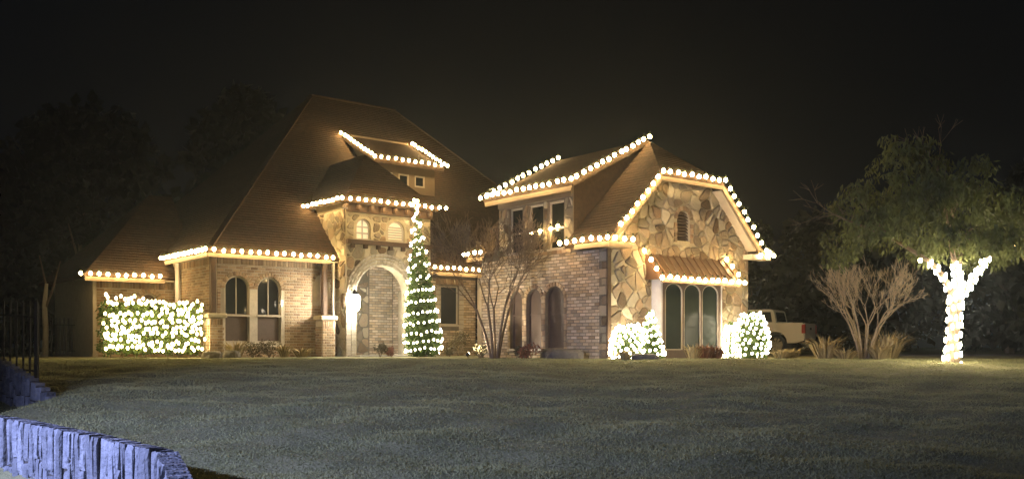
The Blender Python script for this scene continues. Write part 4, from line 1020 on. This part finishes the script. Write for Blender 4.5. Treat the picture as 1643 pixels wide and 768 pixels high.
slab_wall('near retaining wall of upright limestone slabs lit blue at the bottom left corner', [(-9.0, 11.5), (-5.35, 10.0), (-4.15, 9.1), (-3.05, 8.25), (-2.6, 7.3), (-2.5, 5.4)],
          [-.24, -.385, -.46, -.55, -.66, -.98], -1.6, .55, .05, .13, 300, 3)
slab_wall('smaller farther retaining wall with sloping top at the left edge', [(-13.0, 18.2), (-9.3, 17.2), (-8.3, 16.5), (-7.6, 16.0)], [.25, .16, -.22, -.62], -1.35, .4, .09, .18, 120, 4)

# ------------------------------------------------------------------ iron fences
def fence(label, A, B, h, n, r, zt=.08, group=None):
    A = Vector(A); B = Vector(B); t = thing('iron_fence', label, 'fence', A, 0, group); D = B-A
    mb0 = MB(); mb0.tube([(0, 0, 0), (0, 0, h-.05), (0, 0, h)], [r, r, r*.1], 4); me = mb0.mesh('picket', M['metal'])
    for i in range(n+1):
        p = D*i/n
        if i % 9 == 0:
            mb = MB(); mb.tube([(0, 0, -.3), (0, 0, h+.06), (0, 0, h+.12)], [r*2.4, r*2.4, r*.4], 4); mb.build('post', M['metal'], t, loc=p)
        else: ob('picket', me, t, loc=p+Vector((0, 0, zt)))
    for z in (.2, h-.2):
        mb = MB(); mb.tube([Vector((0, 0, z)), D+Vector((0, 0, z))], r*1.2, 4); mb.build('rail', M['metal'], t)
fence('black iron picket fence between the left trees and the house corner', (-26.5, 33.0, 0), (-15.6, 35.2, 0), 1.35, 81, .016)
fence('near black iron fence above the small left retaining wall', (-8.45, 17.0, -.28), (-13.5, 18.6, .1), 1.35, 36, .018)

# ------------------------------------------------------------------ street lamp outside the frame at the left (source of the cool light)
LP = Vector((-11.5, 1.6, -1.3))
t = thing('street_lamp', 'street lamp with cool blue-white head beside the road at the left', 'street lamp', LP)
mb = MB(); mb.tube([(0, 0, 0), (0, 0, .5), (0, 0, 4.6)], [.14, .09, .06], 10); mb.build('pole', M['metal'], t)
mb = MB(); mb.tube([(0, 0, 4.5), (.5, .3, 4.75), (1.2, .7, 4.75)], [.04, .035, .03], 8); mb.build('arm', M['metal'], t)
mb = MB(); mb.cbox(1.0, 1.6, .55, .85, 4.70, 4.82, .03); mb.build('lamp_head', M['metal'], t)
ld = bpy.data.lights.new('street_lamp_light', 'SPOT'); ld.energy = 16500; ld.color = (0.45, 0.52, 1.0); ld.spot_size = R(66); ld.spot_blend = .9; ld.shadow_soft_size = .12
lo = bpy.data.objects.new('street_lamp_light', ld); col.objects.link(lo); lo.parent = t; lo.location = (1.3, .7, 4.64)
lo.rotation_euler = (Vector((-1.4, 14.0, -.6))-(LP+Vector((1.3, .7, 4.64)))).to_track_quat('-Z', 'Y').to_euler()

# small ground floodlights seen by the pools of light they throw on the walls
def flood(label, loc, aim, energy, size=70):
    t = thing('ground_floodlight', label, 'floodlight', loc); d = (aim-loc).normalized()
    mb = MB(); mb.tube([(0, 0, -.08), (0, 0, .05)], .012, 6); mb.build('stake', M['metal'], t)
    q = Vector((0, 0, .11)); mb = MB(); mb.tube([q-d*.07, q+d*.04], [.04, .06], 10); mb.build('housing', M['metal'], t)
    mb = MB(); mb.tube([q+d*.041, q+d*.046], .05, 10); mb.build('lens', M['coolbulb'], t)
    l = bpy.data.lights.new('floodlight_lamp', 'SPOT'); l.energy = energy; l.color = (1, .86, .62); l.spot_size = R(size); l.spot_blend = .9; l.shadow_soft_size = .04
    o = bpy.data.objects.new('floodlight_lamp', l); col.objects.link(o); o.parent = t; o.location = q+d*.06; o.rotation_euler = d.to_track_quat('-Z', 'Y').to_euler()
flood('small ground floodlight at the foot of the bare tree by the brick wing', H(-1.75, 4.3, .02), H(0, 3.4, 1.8), 420, 125)

# night air: thin haze that gives the bulbs their glow
hz_ = MB(); hz_.box(-460, 460, -75, 960, -4, 16)
hm = bpy.data.materials.new('night haze'); hm.use_nodes = True; hn = hm.node_tree; hn.nodes.clear()
ho = hn.nodes.new('ShaderNodeOutputMaterial'); pv = hn.nodes.new('ShaderNodeVolumePrincipled'); pv.inputs['Density'].default_value = 0.0010
pv.inputs['Color'].default_value = (.72, .86, 1.0, 1); pv.inputs['Anisotropy'].default_value = .8; hn.links.new(pv.outputs[0], ho.inputs['Volume'])
tag(hz_.build('haze', hm), kind='stuff')
